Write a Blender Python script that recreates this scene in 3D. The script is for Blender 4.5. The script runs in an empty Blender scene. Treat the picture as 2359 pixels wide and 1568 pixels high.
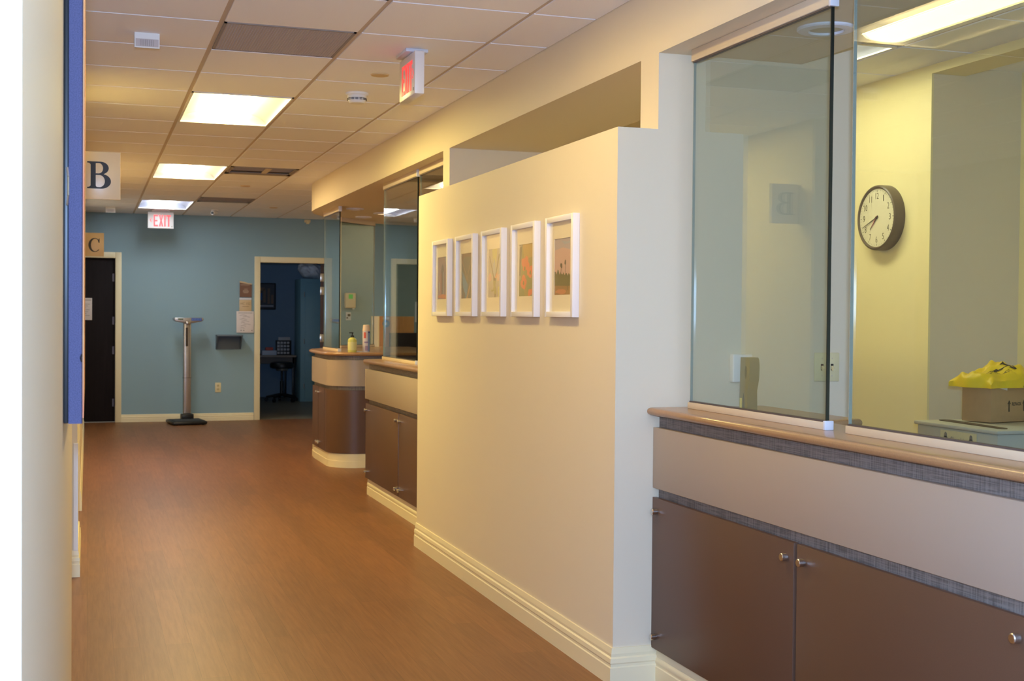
import bpy, bmesh, math, random
from mathutils import Vector, Matrix
random.seed(7)
PI = math.pi
SC = bpy.context.scene
COL = SC.collection
# ------------------------------------------------------------------ camera
IMG_W = 2359.0
F_PX, YAW, PITCH, ROLL, EYE = 2911.66, 0.324009, -0.0192570, 0.00845051, 1.40
def camera():
    cd = bpy.data.cameras.new('camera')
    cd.sensor_width = 36.0; cd.lens = F_PX / IMG_W * 36.0
    cd.clip_start = .02; cd.clip_end = 100
    cd.dof.use_dof = True; cd.dof.focus_distance = 4.9; cd.dof.aperture_fstop = 7.5
    f = Vector((math.sin(YAW)*math.cos(PITCH), math.cos(YAW)*math.cos(PITCH), math.sin(PITCH)))
    r0 = Vector((math.cos(YAW), -math.sin(YAW), 0)); u0 = r0.cross(f)
    r = r0*math.cos(ROLL)+u0*math.sin(ROLL); u = -r0*math.sin(ROLL)+u0*math.cos(ROLL)
    m = Matrix(((r.x, u.x, -f.x, 0), (r.y, u.y, -f.y, 0), (r.z, u.z, -f.z, EYE), (0, 0, 0, 1)))
    o = bpy.data.objects.new('camera', cd); COL.objects.link(o); o.matrix_world = m
    SC.camera = o
camera()
# ------------------------------------------------------------------ world, flash, exposure
w = bpy.data.worlds.new('world'); SC.world = w; w.use_nodes = True
w.node_tree.nodes['Background'].inputs[0].default_value = (1, .86, .68, 1)
w.node_tree.nodes['Background'].inputs[1].default_value = .10
SC.view_settings.view_transform = 'Standard'; SC.view_settings.look = 'None'
SC.view_settings.exposure = 0.12; SC.view_settings.gamma = 1.0
try: SC.view_settings.use_curve_mapping = False
except Exception: pass
SC.cycles.max_bounces = 12; SC.cycles.diffuse_bounces = 8; SC.cycles.transparent_max_bounces = 24
SC.cycles.sample_clamp_indirect = 6.0
FLASH = 540.0                                    # the flash of the camera that took the picture
ld = bpy.data.lights.new('camera_flash', 'POINT'); ld.energy = FLASH; ld.color = (.38, .59, 1.0); ld.shadow_soft_size = .035
lo = bpy.data.objects.new('camera_flash', ld); COL.objects.link(lo); lo.location = (-.02, -.08, 1.52)
lw_ = bpy.data.lights.new('office_fill_light', 'AREA'); lw_.energy = 1.8; lw_.color = (.75, .88, 1.0); lw_.size = 1.0      # added unseen fill so the contents of the unlit office show
lo = bpy.data.objects.new('office_fill_light', lw_); COL.objects.link(lo); lo.location = (2.03, 19.2, 1.6); lo.rotation_euler = (0, -PI/2, 0)
# lamp colours (light of the ceiling fixtures), linear
LAMP_WARM, LAMP_AMBER, LAMP_COOL = (.98, .79, .275), (.98, .72, .33), (.86, .93, .95)
LAMP_S = 68.0
# ------------------------------------------------------------------ materials
def lin(c):
    return tuple((v/12.92 if v <= .04045 else ((v+.055)/1.055)**2.4) for v in (x/255 for x in c))
MATS = {}
def mat(name, col, rough=.6, metal=0.0, spec=.5, noise=0.0, nscale=8.0, stretch=(1, 1, 1), col2=None, bump=0.0, bscale=60.0, coat=0.0, emit=None, es=0.0):
    if name in MATS: return MATS[name]
    m = bpy.data.materials.new(name); m.use_nodes = True
    nt = m.node_tree; b = nt.nodes['Principled BSDF']
    c = lin(col)
    b.inputs['Roughness'].default_value = rough; b.inputs['Metallic'].default_value = metal
    b.inputs['Specular IOR Level'].default_value = spec
    b.inputs['Coat Weight'].default_value = coat
    b.inputs['Base Color'].default_value = (*c, 1)
    if noise > 0 or col2:
        tc = nt.nodes.new('ShaderNodeTexCoord'); mp = nt.nodes.new('ShaderNodeMapping'); mp.inputs['Scale'].default_value = stretch
        nz = nt.nodes.new('ShaderNodeTexNoise'); nz.inputs['Scale'].default_value = nscale; nz.inputs['Detail'].default_value = 4
        cr = nt.nodes.new('ShaderNodeValToRGB')
        a = lin(col2) if col2 else tuple(x*(1-noise) for x in c)
        cr.color_ramp.elements[0].position = .3; cr.color_ramp.elements[1].position = .7
        cr.color_ramp.elements[0].color = (*a, 1); cr.color_ramp.elements[1].color = (*(c if col2 else tuple(min(1, x*(1+noise)) for x in c)), 1)
        nt.links.new(tc.outputs['Object'], mp.inputs[0]); nt.links.new(mp.outputs[0], nz.inputs[0])
        nt.links.new(nz.outputs[0], cr.inputs[0]); nt.links.new(cr.outputs[0], b.inputs['Base Color'])
    if bump > 0:
        tc2 = nt.nodes.new('ShaderNodeTexCoord'); n2 = nt.nodes.new('ShaderNodeTexNoise'); n2.inputs['Scale'].default_value = bscale; n2.inputs['Detail'].default_value = 3
        bp = nt.nodes.new('ShaderNodeBump'); bp.inputs['Strength'].default_value = bump; bp.inputs['Distance'].default_value = .002
        nt.links.new(tc2.outputs['Object'], n2.inputs[0]); nt.links.new(n2.outputs[0], bp.inputs['Height']); nt.links.new(bp.outputs[0], b.inputs['Normal'])
    if emit:
        b.inputs['Emission Color'].default_value = (*emit, 1); b.inputs['Emission Strength'].default_value = es
    MATS[name] = m; return m
def glass_mat(name, tint, r0=.04, gl=1.0):
    m = bpy.data.materials.new(name); m.use_nodes = True; nt = m.node_tree
    nt.nodes.remove(nt.nodes['Principled BSDF']); out = nt.nodes['Material Output']
    tr = nt.nodes.new('ShaderNodeBsdfTransparent'); tr.inputs[0].default_value = (*tint, 1)
    gs = nt.nodes.new('ShaderNodeBsdfGlossy'); gs.inputs['Roughness'].default_value = .0; gs.inputs[0].default_value = (gl, gl, gl, 1)
    lw = nt.nodes.new('ShaderNodeLayerWeight'); lw.inputs[0].default_value = .5
    p = nt.nodes.new('ShaderNodeMath'); p.operation = 'POWER'; p.inputs[1].default_value = 5
    ml = nt.nodes.new('ShaderNodeMath'); ml.operation = 'MULTIPLY_ADD'; ml.inputs[1].default_value = 1-r0; ml.inputs[2].default_value = r0
    mx = nt.nodes.new('ShaderNodeMixShader')
    nt.links.new(lw.outputs['Facing'], p.inputs[0]); nt.links.new(p.outputs[0], ml.inputs[0]); nt.links.new(ml.outputs[0], mx.inputs[0])
    nt.links.new(tr.outputs[0], mx.inputs[1]); nt.links.new(gs.outputs[0], mx.inputs[2]); nt.links.new(mx.outputs[0], out.inputs[0])
    MATS[name] = m; return m
def floor_mat():
    m = bpy.data.materials.new('wood_plank_floor'); m.use_nodes = True; nt = m.node_tree; b = nt.nodes['Principled BSDF']
    tc = nt.nodes.new('ShaderNodeTexCoord')
    mp = nt.nodes.new('ShaderNodeMapping'); mp.inputs['Rotation'].default_value = (0, 0, PI/2)
    br = nt.nodes.new('ShaderNodeTexBrick'); br.inputs['Scale'].default_value = 1.0
    br.inputs['Brick Width'].default_value = 1.1; br.inputs['Row Height'].default_value = .105; br.inputs['Mortar Size'].default_value = .0012
    br.inputs['Color1'].default_value = (.86, .86, .86, 1); br.inputs['Color2'].default_value = (1.08, 1.06, 1.04, 1); br.inputs['Mortar'].default_value = (.72, .7, .68, 1)
    mp2 = nt.nodes.new('ShaderNodeMapping'); mp2.inputs['Scale'].default_value = (26, 1.5, 1)
    nz = nt.nodes.new('ShaderNodeTexNoise'); nz.inputs['Scale'].default_value = 2.2; nz.inputs['Detail'].default_value = 7; nz.inputs['Roughness'].default_value = .62
    cr = nt.nodes.new('ShaderNodeValToRGB'); cr.color_ramp.elements[0].position = .32; cr.color_ramp.elements[1].position = .7
    cr.color_ramp.elements[0].color = (*lin((118, 75, 41)), 1); cr.color_ramp.elements[1].color = (*lin((140, 95, 58)), 1)
    mx = nt.nodes.new('ShaderNodeMix'); mx.data_type = 'RGBA'; mx.blend_type = 'MULTIPLY'; mx.inputs[0].default_value = 1
    nt.links.new(tc.outputs['Object'], mp.inputs[0]); nt.links.new(mp.outputs[0], br.inputs[0])
    nt.links.new(tc.outputs['Object'], mp2.inputs[0]); nt.links.new(mp2.outputs[0], nz.inputs[0]); nt.links.new(nz.outputs[0], cr.inputs[0])
    nt.links.new(cr.outputs[0], mx.inputs[6]); nt.links.new(br.outputs[0], mx.inputs[7]); nt.links.new(mx.outputs[2], b.inputs['Base Color'])
    b.inputs['Roughness'].default_value = .40; b.inputs['Specular IOR Level'].default_value = .36
    bp = nt.nodes.new('ShaderNodeBump'); bp.inputs['Strength'].default_value = .12; bp.inputs['Distance'].default_value = .002
    nt.links.new(nz.outputs[0], bp.inputs['Height']); nt.links.new(bp.outputs[0], b.inputs['Normal'])
    MATS['floor'] = m; return m
def weave_mat(name, ca, cb, s=130):
    m = bpy.data.materials.new(name); m.use_nodes = True; nt = m.node_tree; b = nt.nodes['Principled BSDF']
    tc = nt.nodes.new('ShaderNodeTexCoord'); fs = []
    for st in ((s, s, 9), (9, 9, s*1.3)):
        mp = nt.nodes.new('ShaderNodeMapping'); mp.inputs['Scale'].default_value = st
        nz = nt.nodes.new('ShaderNodeTexNoise'); nz.inputs['Scale'].default_value = 1; nz.inputs['Detail'].default_value = 2
        nt.links.new(tc.outputs['Object'], mp.inputs[0]); nt.links.new(mp.outputs[0], nz.inputs[0]); fs.append(nz)
    ad = nt.nodes.new('ShaderNodeMath'); ad.operation = 'ADD'; nt.links.new(fs[0].outputs[0], ad.inputs[0]); nt.links.new(fs[1].outputs[0], ad.inputs[1])
    cr = nt.nodes.new('ShaderNodeValToRGB'); cr.color_ramp.elements[0].position = .75; cr.color_ramp.elements[1].position = 1.0
    dv = nt.nodes.new('ShaderNodeMath'); dv.operation = 'MULTIPLY'; dv.inputs[1].default_value = .9
    nt.links.new(ad.outputs[0], dv.inputs[0]); nt.links.new(dv.outputs[0], cr.inputs[0])
    cr.color_ramp.elements[0].color = (*lin(ca), 1); cr.color_ramp.elements[1].color = (*lin(cb), 1)
    nt.links.new(cr.outputs[0], b.inputs['Base Color']); b.inputs['Roughness'].default_value = .55
    MATS[name] = m; return m
M_FLOOR = floor_mat()
M_OFLOOR = mat('office_vinyl', (128, 122, 104), .4, noise=.08)
M_CREAM = mat('cream_paint', (227, 214, 187), .6, bump=.06, bscale=220)
M_YELLOW = mat('yellow_paint', (240, 226, 172), .6)
M_BLUE = mat('blue_paint', (138, 168, 181), .6, bump=.05, bscale=200)
M_DBLUE = mat('office_blue_paint', (138, 164, 186), .7)
M_WHITE = mat('white_paint', (232, 230, 226), .5)
M_TILE = mat('ceiling_tile', (246, 246, 248), .85, noise=.0, nscale=160, bump=.25, bscale=170)
M_GRID = mat('ceiling_grid_metal', (205, 190, 170), .6)
M_TRIM = mat('cream_trim', (236, 224, 186), .42)
M_CHANNEL = mat('beige_channel', (214, 196, 168), .45)
M_CAP = mat('grey_white_cap', (214, 216, 224), .4)
M_GLASS = glass_mat('green_tinted_glass', (.87, .915, .895), .05)
M_PICGLASS = glass_mat('picture_glass', (.99, .99, .985), .03)
M_EDGE = mat('dark_glass_edge', (22, 30, 28), .12)
M_EDGEL = mat('glint_glass_edge', (150, 156, 148), .12, spec=.8)  # glint on the far pane edges put into a brighter edge colour
M_LINE = mat('glazing_line', (84, 72, 70), .5)
M_TOP = mat('countertop_laminate', (166, 128, 90), .28, noise=.10, nscale=260, coat=.2)
M_WEAVE = weave_mat('woven_laminate', (100, 92, 86), (138, 128, 120), 260)
M_APRON = mat('taupe_laminate', (170, 154, 138), .38)
M_DOOR = mat('brown_laminate', (93, 66, 50), .42, noise=.05, nscale=300)
M_DEDGE = mat('grey_edge_band', (84, 80, 86), .5)
M_CHROME = mat('satin_steel', (222, 218, 212), .25, 1.0)
M_STEEL = mat('brushed_aluminium', (200, 196, 194), .32, .9)
M_BLACK = mat('black_plastic', (26, 26, 28), .4)
M_ESP = mat('espresso_wood_door', (27, 20, 22), .7, spec=.2, noise=.2, nscale=3, stretch=(12, 12, .6))
M_RED = mat('exit_red', (236, 40, 44), .3, emit=(1, .05, .06), es=.75)
M_EXITW = mat('exit_white_face', (226, 224, 226), .34)
M_INK = mat('black_ink', (28, 24, 26), .5)
M_SIGN = mat('pale_sign_acrylic', (228, 206, 168), .3)
M_TAN = mat('tan_sign_acrylic', (210, 184, 142), .35)
M_BROWN = mat('brown_sign', (118, 82, 58), .4)
M_PAPER = mat('paper', (226, 216, 212), .7)
M_GREYINK = mat('grey_ink', (150, 140, 136), .7)
M_GREY = mat('grey_metal_grille', (150, 142, 136), .6)
M_DARK = mat('dark_void', (70, 58, 48), .8)
M_IVORY = mat('ivory_plastic', (226, 214, 170), .4)
M_LENS = {}
def lens_mat(key, col, s):
    if key not in M_LENS: M_LENS[key] = mat('lamp_lens_'+key, (255, 255, 255), .5, emit=col, es=s)
    return M_LENS[key]
M_REFL = mat('fixture_reflector', (146, 148, 162), .5)
# ------------------------------------------------------------------ mesh builder
class MB:
    def __init__(s): s.bm = bmesh.new(); s.mi = 0
    def _tag(s, faces):
        for f in faces: f.material_index = s.mi
    def box(s, x0, x1, y0, y1, z0, z1, b=0.0, seg=2):
        t = bmesh.new(); bmesh.ops.create_cube(t, size=1)
        for v in t.verts: v.co = Vector(((x0+x1)/2+v.co.x*(x1-x0), (y0+y1)/2+v.co.y*(y1-y0), (z0+z1)/2+v.co.z*(z1-z0)))
        if b > 0: bmesh.ops.bevel(t, geom=t.edges[:], offset=b, segments=seg, affect='EDGES', profile=.5)
        s.merge(t); return s
    def merge(s, t, M=None):
        if M is not None: bmesh.ops.transform(t, matrix=M, verts=t.verts[:])
        mp = {}
        for v in t.verts: mp[v] = s.bm.verts.new(v.co)
        for f in t.faces:
            try: nf = s.bm.faces.new([mp[v] for v in f.verts]); nf.material_index = s.mi; nf.smooth = True
            except ValueError: pass
        t.free()
    def prism(s, poly, z0, z1, axis='z', b=0.0, seg=3):
        t = bmesh.new()
        def P(a, c, h): return {'z': (a, c, h), 'y': (a, h, c), 'x': (h, a, c)}[axis]
        lo = [t.verts.new(P(a, c, z0)) for a, c in poly]; hi = [t.verts.new(P(a, c, z1)) for a, c in poly]
        n = len(poly); t.faces.new(lo); t.faces.new(hi)
        for i in range(n): t.faces.new((lo[i], lo[(i+1) % n], hi[(i+1) % n], hi[i]))
        bmesh.ops.recalc_face_normals(t, faces=t.faces[:])
        if b > 0:
            sl, sh = set(lo), set(hi)
            es = [e for e in t.edges if (e.verts[0] in sl and e.verts[1] in sl) or (e.verts[0] in sh and e.verts[1] in sh)]
            bmesh.ops.bevel(t, geom=es, offset=b, segments=seg, affect='EDGES', profile=.5)
        s.merge(t); return s
    def lathe(s, prof, n=32, axis='z', c=(0, 0, 0), sx=1.0, sy=1.0):
        t = bmesh.new(); rings = []
        for r, h in prof:
            ring = []
            for k in range(n):
                a = 2*PI*k/n; p = (r*math.cos(a)*sx, r*math.sin(a)*sy, h)
                if axis == 'y': p = (p[0], h, p[1])
                if axis == 'x': p = (h, p[0], p[1])
                ring.append(t.verts.new((p[0]+c[0], p[1]+c[1], p[2]+c[2])))
            rings.append(ring)
        for a, b_ in zip(rings, rings[1:]):
            for k in range(n): t.faces.new((a[k], a[(k+1) % n], b_[(k+1) % n], b_[k]))
        t.faces.new(rings[0]); t.faces.new(rings[-1])
        bmesh.ops.recalc_face_normals(t, faces=t.faces[:]); s.merge(t); return s
    def cyl(s, p0, p1, r0, r1=None, n=16):
        r1 = r0 if r1 is None else r1
        p0, p1 = Vector(p0), Vector(p1); d = (p1-p0); L = d.length
        t = bmesh.new(); bmesh.ops.create_cone(t, cap_ends=True, segments=n, radius1=r0, radius2=r1, depth=L)
        q = d.to_track_quat('Z', 'Y').to_matrix().to_4x4()
        s.merge(t, Matrix.Translation((p0+p1)/2) @ q); return s
    def tube(s, pts, r, n=8):
        for a, b_ in zip(pts, pts[1:]): s.cyl(a, b_, r, n=n)
        return s
    def poly(s, pts):
        f = s.bm.faces.new([s.bm.verts.new(p) for p in pts]); f.material_index = s.mi; return s
    def curve(s, splines, M, ext=0.0, offset=0.0):
        """filled 2D outlines (holes allowed)"""
        cu = bpy.data.curves.new('outline', 'CURVE'); cu.dimensions = '2D'; cu.fill_mode = 'BOTH'; cu.extrude = ext; cu.offset = offset
        for sp in splines:
            q = cu.splines.new('POLY'); q.points.add(len(sp)-1); q.use_cyclic_u = True
            for p, (x, y) in zip(q.points, sp): p.co = (x, y, 0, 1)
        s._obj(cu, M); return s
    def text(s, body, x0, x1, z0, z1, M, ext=0.0004, offset=0.0):
        cu = bpy.data.curves.new('lettering', 'FONT'); cu.body = body; cu.extrude = 0; cu.resolution_u = 3; cu.offset = offset
        o = bpy.data.objects.new('lettering', cu); COL.objects.link(o)
        me = bpy.data.meshes.new_from_object(o.evaluated_get(bpy.context.evaluated_depsgraph_get()))
        bpy.data.objects.remove(o); bpy.data.curves.remove(cu)
        t = bmesh.new(); t.from_mesh(me); bpy.data.meshes.remove(me)
        xs = [v.co.x for v in t.verts]; ys = [v.co.y for v in t.verts]
        if not xs: t.free(); return s
        for v in t.verts:
            v.co.x = x0+(v.co.x-min(xs))/(max(xs)-min(xs)+1e-9)*(x1-x0); v.co.y = z0+(v.co.y-min(ys))/(max(ys)-min(ys)+1e-9)*(z1-z0)
        if ext > 0:
            r = bmesh.ops.extrude_face_region(t, geom=t.faces[:])
            for v in r['geom']:
                if isinstance(v, bmesh.types.BMVert): v.co.z += ext
        s.merge(t, M); return s
    def _obj(s, cu, M):
        o = bpy.data.objects.new('outline', cu); COL.objects.link(o)
        me = bpy.data.meshes.new_from_object(o.evaluated_get(bpy.context.evaluated_depsgraph_get()))
        bpy.data.objects.remove(o); bpy.data.curves.remove(cu)
        t = bmesh.new(); t.from_mesh(me); bpy.data.meshes.remove(me); s.merge(t, M)
    def build(s, name, m, parent=None, off=None, smooth=True, ang=35):
        me = bpy.data.meshes.new(name)
        if off is not None: bmesh.ops.translate(s.bm, vec=-Vector(off), verts=s.bm.verts[:])
        bmesh.ops.recalc_face_normals(s.bm, faces=s.bm.faces[:])
        s.bm.to_mesh(me); s.bm.free()
        for x in (m if isinstance(m, (list, tuple)) else [m]): me.materials.append(x)
        me.polygons.foreach_set('use_smooth', [smooth]*len(me.polygons))
        if smooth: me.set_sharp_from_angle(angle=math.radians(ang))
        o = bpy.data.objects.new(name, me); COL.objects.link(o)
        if parent is not None: o.parent = parent
        return o
def FACE(x=0, y=0, z=0):     # 2D outline (x right, y up) standing in the local x-z plane, facing -y
    return Matrix.Translation((x, y, z)) @ Matrix.Rotation(PI/2, 4, 'X')
def thing(name, label, cat, loc=(0, 0, 0), rz=0.0, group=None, kind=None):
    o = bpy.data.objects.new(name, None); COL.objects.link(o); o.empty_display_size = .05
    o.location = loc; o.rotation_euler = (0, 0, rz)
    if kind: o['kind'] = kind
    o['label'] = label; o['category'] = cat
    if group: o['group'] = group
    return o
def tag(o, label, cat, group=None):
    o['label'] = label; o['category'] = cat
    if group: o['group'] = group
    return o
def struct(name, mb, m, label=None, cat=None, parent=None):
    o = mb.build(name, m, parent, smooth=False) if isinstance(mb, MB) else mb
    if parent is None:
        o['kind'] = 'structure'
        o['label'] = label; o['category'] = cat
    return o
def dup(root, loc, label, rz=None):
    r = root.copy(); COL.objects.link(r); r.location = loc; r['label'] = label
    if rz is not None: r.rotation_euler = (0, 0, rz)
    for ch in list(root.children):
        c = ch.copy(); COL.objects.link(c); c.parent = r
        for g in list(ch.children):
            d = g.copy(); COL.objects.link(d); d.parent = c
    return r
def offset_path(pts, d):
    """shift an open polyline sideways (to its left)"""
    out = []
    for i, p in enumerate(pts):
        p = Vector(p); ns = []
        if i > 0: e = (p-Vector(pts[i-1])).normalized(); ns.append(Vector((-e.y, e.x)))
        if i < len(pts)-1: e = (Vector(pts[i+1])-p).normalized(); ns.append(Vector((-e.y, e.x)))
        n = sum(ns, Vector((0, 0))).normalized(); k = 1/max(.4, n.dot(ns[0]))
        out.append(tuple(p+n*d*k))
    return out
def strip(pts, d0, d1):
    return offset_path(pts, d0)+list(reversed(offset_path(pts, d1)))

# ================================================================== structure
CEIL, SOF = 2.673, 2.41
G0X, G0Y, TS = .5532, 5.0469, .6096
mb = MB(); mb.box(-2.7, 5.4, -3.1, 16.93, -.06, 0)
struct('floor', mb, M_FLOOR, 'reddish brown wood plank floor running down the corridor', 'floor')
mb = MB(); mb.box(1.9, 4.4, 16.93, 21.75, -.06, 0)
struct('floor_office', mb, M_OFLOOR, 'dim grey vinyl floor of the office beyond the open doorway', 'floor')
# ---- ceiling: one mesh of hung tiles and grid
SKIP = {(0, k) for k in (-8, -7, -2, -1, 4, 5, 10, 11, 16, 17)} | {(0, 1), (1, 10), (1, 15), (4, 0), (4, 1), (6, 14), (6, 15)}
mb = MB(); mb.mi = 0
for i in range(-5, 8):
    for k in range(-13, 20):
        if (i, k) in SKIP: continue
        x0, x1 = G0X+i*TS+.012, G0X+(i+1)*TS-.012
        y0, y1 = G0Y+k*TS+.008, min(G0Y+(k+1)*TS-.008, 16.905)
        if y1 < 11.25:
            if i == 2: x1 = 2.064
            if i == 3: x0 = 2.70
        if x0 < -.05 < x1 and i == -1: x0 = -.045
        mb.box(x0, x1, y0, y1, CEIL, CEIL+.006)
mb.mi = 1
for i in range(-5, 9): mb.box(G0X+i*TS-.012, G0X+i*TS+.012, -3, 16.905, CEIL+.006, CEIL+.012)
for k in range(-13, 20):
    for i in range(-5, 8):
        if (i, k) in SKIP and (i, k-1) in SKIP: continue
        mb.box(G0X+i*TS+.012, G0X+(i+1)*TS-.012, G0Y+k*TS-.012, G0Y+k*TS+.012, CEIL+.006, CEIL+.012)
struct('ceiling', mb, [M_TILE, M_GRID], 'suspended ceiling of white acoustic tiles in a metal grid', 'ceiling')
mb = MB(); mb.box(-2.7, 5.4, -3.1, 17.03, CEIL+.16, CEIL+.22); struct('ceiling_slab', mb, M_GRID, 'slab hidden above the suspended ceiling tiles', 'ceiling')
mb = MB(); mb.box(1.9, 4.4, 17.03, 21.75, CEIL, CEIL+.06); struct('ceiling_office', mb, M_TILE, 'dark ceiling of the office beyond the open doorway', 'ceiling')
# ---- soffit over the counters
outer = [(2.067, -3), (2.067, 12.15), (2.085, 12.42), (2.15, 12.68), (2.28, 12.98), (2.5, 13.3), (2.8, 13.6), (3.2, 13.85), (3.6, 13.9)]
mb = MB(); mb.prism(outer+[(3.6, 11.3), (2.69, 11.1), (2.69, -3)], SOF, CEIL+.1)
struct('wall_soffit', mb, M_CREAM, 'cream dropped soffit running above the reception windows and curving at its far end', 'soffit')
# ---- walls
mb = MB(); mb.box(1.90, 2.067, 4.42, 7.45, 0, 2.12); struct('wall_gallery', mb, M_CREAM, 'cream half height wall carrying the five framed pictures', 'wall')
mb = MB(); mb.prism([(2.067, 0), (2.945, 0), (2.945, CEIL), (2.691, CEIL), (2.691, SOF), (2.067, SOF)], 4.42, 4.585, 'y'); struct('wall_near_pier', mb, M_CREAM, 'pale wall with the light switch facing the camera behind the near glass', 'wall')
mb = MB(); mb.prism([(2.067, 0), (2.945, 0), (2.945, CEIL), (2.691, CEIL), (2.691, SOF), (2.067, SOF)], 7.365, 7.51, 'y'); struct('wall_middle_pier', mb, M_CREAM, 'pale pier behind the far end of the picture wall', 'wall')
mb = MB(); mb.box(4.0, 4.012, 5.35, 9.0, 0, CEIL); mb.box(4.0, 4.2, -3, 5.35, 2.63, CEIL)
struct('wall_clock', mb, M_YELLOW, 'yellow wall with the round clock, ending at an opening', 'wall')
mb = MB(); mb.box(4.012, 4.7, 5.352, 5.5, 0, CEIL); mb.box(4.012, 4.2, 5.5, 9.0, 0, CEIL); struct('wall_alcove_back', mb, M_CREAM, 'grey green looking wall beyond the opening beside the clock wall', 'wall')
mb = MB(); mb.box(4.55, 4.7, -3, 5.36, 0, CEIL); struct('wall_alcove_right', mb, M_YELLOW, 'yellow strip of wall at the right edge beyond the opening', 'wall')
mb = MB(); mb.box(5.2, 5.35, 9.0, 17.0, 0, CEIL); mb.box(4.2, 5.35, 8.85, 9.0, 0, CEIL); struct('wall_right', mb, M_CREAM, 'wall closing the far reception area', 'wall')
mb = MB()
for x0, x1 in ((-.95, -.60), (.36, 2.13), (3.07, 5.35)): mb.box(x0, x1, 16.91, 17.03, 0, CEIL+.1)
mb.box(-.60, .36, 16.91, 17.03, 2.115, CEIL+.1); mb.box(2.13, 3.07, 16.91, 17.03, 2.10, CEIL+.1)
struct('wall_far', mb, M_BLUE, 'blue painted wall at the end of the corridor', 'wall')
mb = MB(); mb.box(-.2, -.05, 1.05, 4.55, 0, CEIL+.1); struct('wall_left_near', mb, M_CREAM, 'near cream wall at the left edge, seen almost edge on', 'wall')
mb = MB(); mb.box(-.2, -.05, 7.06, 8.05, 0, CEIL+.1); struct('wall_left_middle', mb, M_CREAM, 'short cream wall carrying the letter B sign', 'wall')
mb = MB(); mb.box(-.2, -.05, 9.4, 16.0, 0, CEIL+.1); struct('wall_left_far', mb, M_CREAM, 'far cream wall carrying the letter C sign', 'wall')
mb = MB(); mb.box(-2.7, -2.55, -3, 16.91, 0, CEIL+.1); mb.box(-2.55, -.2, 9.4, 9.55, 0, CEIL+.1); mb.box(-1.0, -.95, 15.9, 17.0, 0, CEIL+.1)
struct('wall_left_outer', mb, M_CREAM, 'walls of the side area beyond the left openings', 'wall')
mb = MB(); mb.box(-2.7, 5.4, -3.15, -3.0, 0, CEIL+.1); struct('wall_behind', mb, M_CREAM, 'corridor end wall behind the camera', 'wall')
mb = MB(); mb.box(1.9, 2.0, 17.03, 21.7, 0, CEIL); mb.box(4.3, 4.4, 17.03, 21.7, 0, CEIL); mb.box(1.9, 4.4, 21.6, 21.75, 0, CEIL)
struct('wall_office', mb, M_DBLUE, 'dark blue walls of the unlit office', 'wall')
# ---- baseboards: stepped profile, (out, z)
def base_prof(h=.14, t=.017):
    return [(0, 0), (t, 0), (t, h*.47), (t*.8, h*.5), (t*.8, h*.56), (t*.95, h*.6), (t*.85, h*.72), (t*.55, h*.76), (t*.6, h*.84), (t*.35, h), (0, h)]
def base_run(path, h=.14, t=.017):
    """profile swept along a polyline; the wall lies to its right"""
    mb = MB(); prof = base_prof(h, t); rows = [offset_path(path, o) for o, z in prof]
    bm = mb.bm; vs = [[bm.verts.new((x, y, prof[j][1])) for (x, y) in rows[j]] for j in range(len(prof))]
    for j in range(len(prof)):
        a, b = vs[j], vs[(j+1) % len(prof)]
        for q in range(len(path)-1): bm.faces.new((a[q], a[q+1], b[q+1], b[q]))
    bm.faces.new([v[0] for v in vs]); bm.faces.new([v[-1] for v in vs])
    return mb
struct('baseboard_gallery', base_run([(2.083, 4.42), (1.90, 4.42), (1.90, 7.45)]), M_TRIM, 'stepped cream baseboard wrapping the picture wall', 'baseboard')
struct('baseboard_far', base_run([(2.082, 16.91), (.41, 16.91)], .098), M_TRIM, 'cream baseboard along the blue end wall', 'baseboard')
struct('baseboard_left_middle', base_run([(-.05, 8.05), (-.05, 7.06), (-.20, 7.06)], .14, .014), M_TRIM, 'cream baseboard at the left wall corner below the letter B sign', 'baseboard')
struct('baseboard_left_far', base_run([(-.05, 16.0), (-.05, 9.4)], .14, .014), M_TRIM, 'cream baseboard of the far left wall', 'baseboard')
mb = MB(); mb.box(-.07, -.046, 7.052, 7.07, .14, .71, .002); struct('trim_1', mb, M_WHITE, 'white strip on the left wall corner above the baseboard', 'corner guard')  # plain white strip set on the corner

# ---- doors in the blue wall
def frame_bm(x0, x1, ztop, cw=.075, y=16.91):
    mb = MB()
    for a, b in ((x0, x0+cw), (x1-cw, x1)): mb.box(a, b, y-.018, y+.135, 0, ztop, .004)
    mb.box(x0+cw, x1-cw, y-.018, y+.135, ztop-cw, ztop, .004); return mb
d1 = thing('door_1', 'dark espresso closed door with cream frame at the left end of the blue wall', 'door', (-.12, 16.91, 0), kind='structure')
frame_bm(-.66, .41, 2.172).build('frame', M_TRIM, d1, off=d1.location)
mb = MB(); mb.box(-.58, .332, 16.965, 17.01, .008, 2.095, .002); leaf = mb.build('door_leaf', M_ESP, d1, off=d1.location)
for z in (.25, .92, 1.30, 1.85):
    mb = MB(); mb.cyl((.326, 16.957, z-.05), (.326, 16.957, z+.05), .009); mb.box(.30, .33, 16.961, 16.966, z-.05, z+.05); mb.build('hinge', mat('dull_hinge', (84, 78, 84), .4, .6), leaf, off=d1.location)
d2 = thing('door_2', 'cream framed open doorway into the unlit office', 'door', (2.6, 16.91, 0), kind='structure')
frame_bm(2.086, 3.112, 2.158).build('frame', M_TRIM, d2, off=d2.location)
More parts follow.
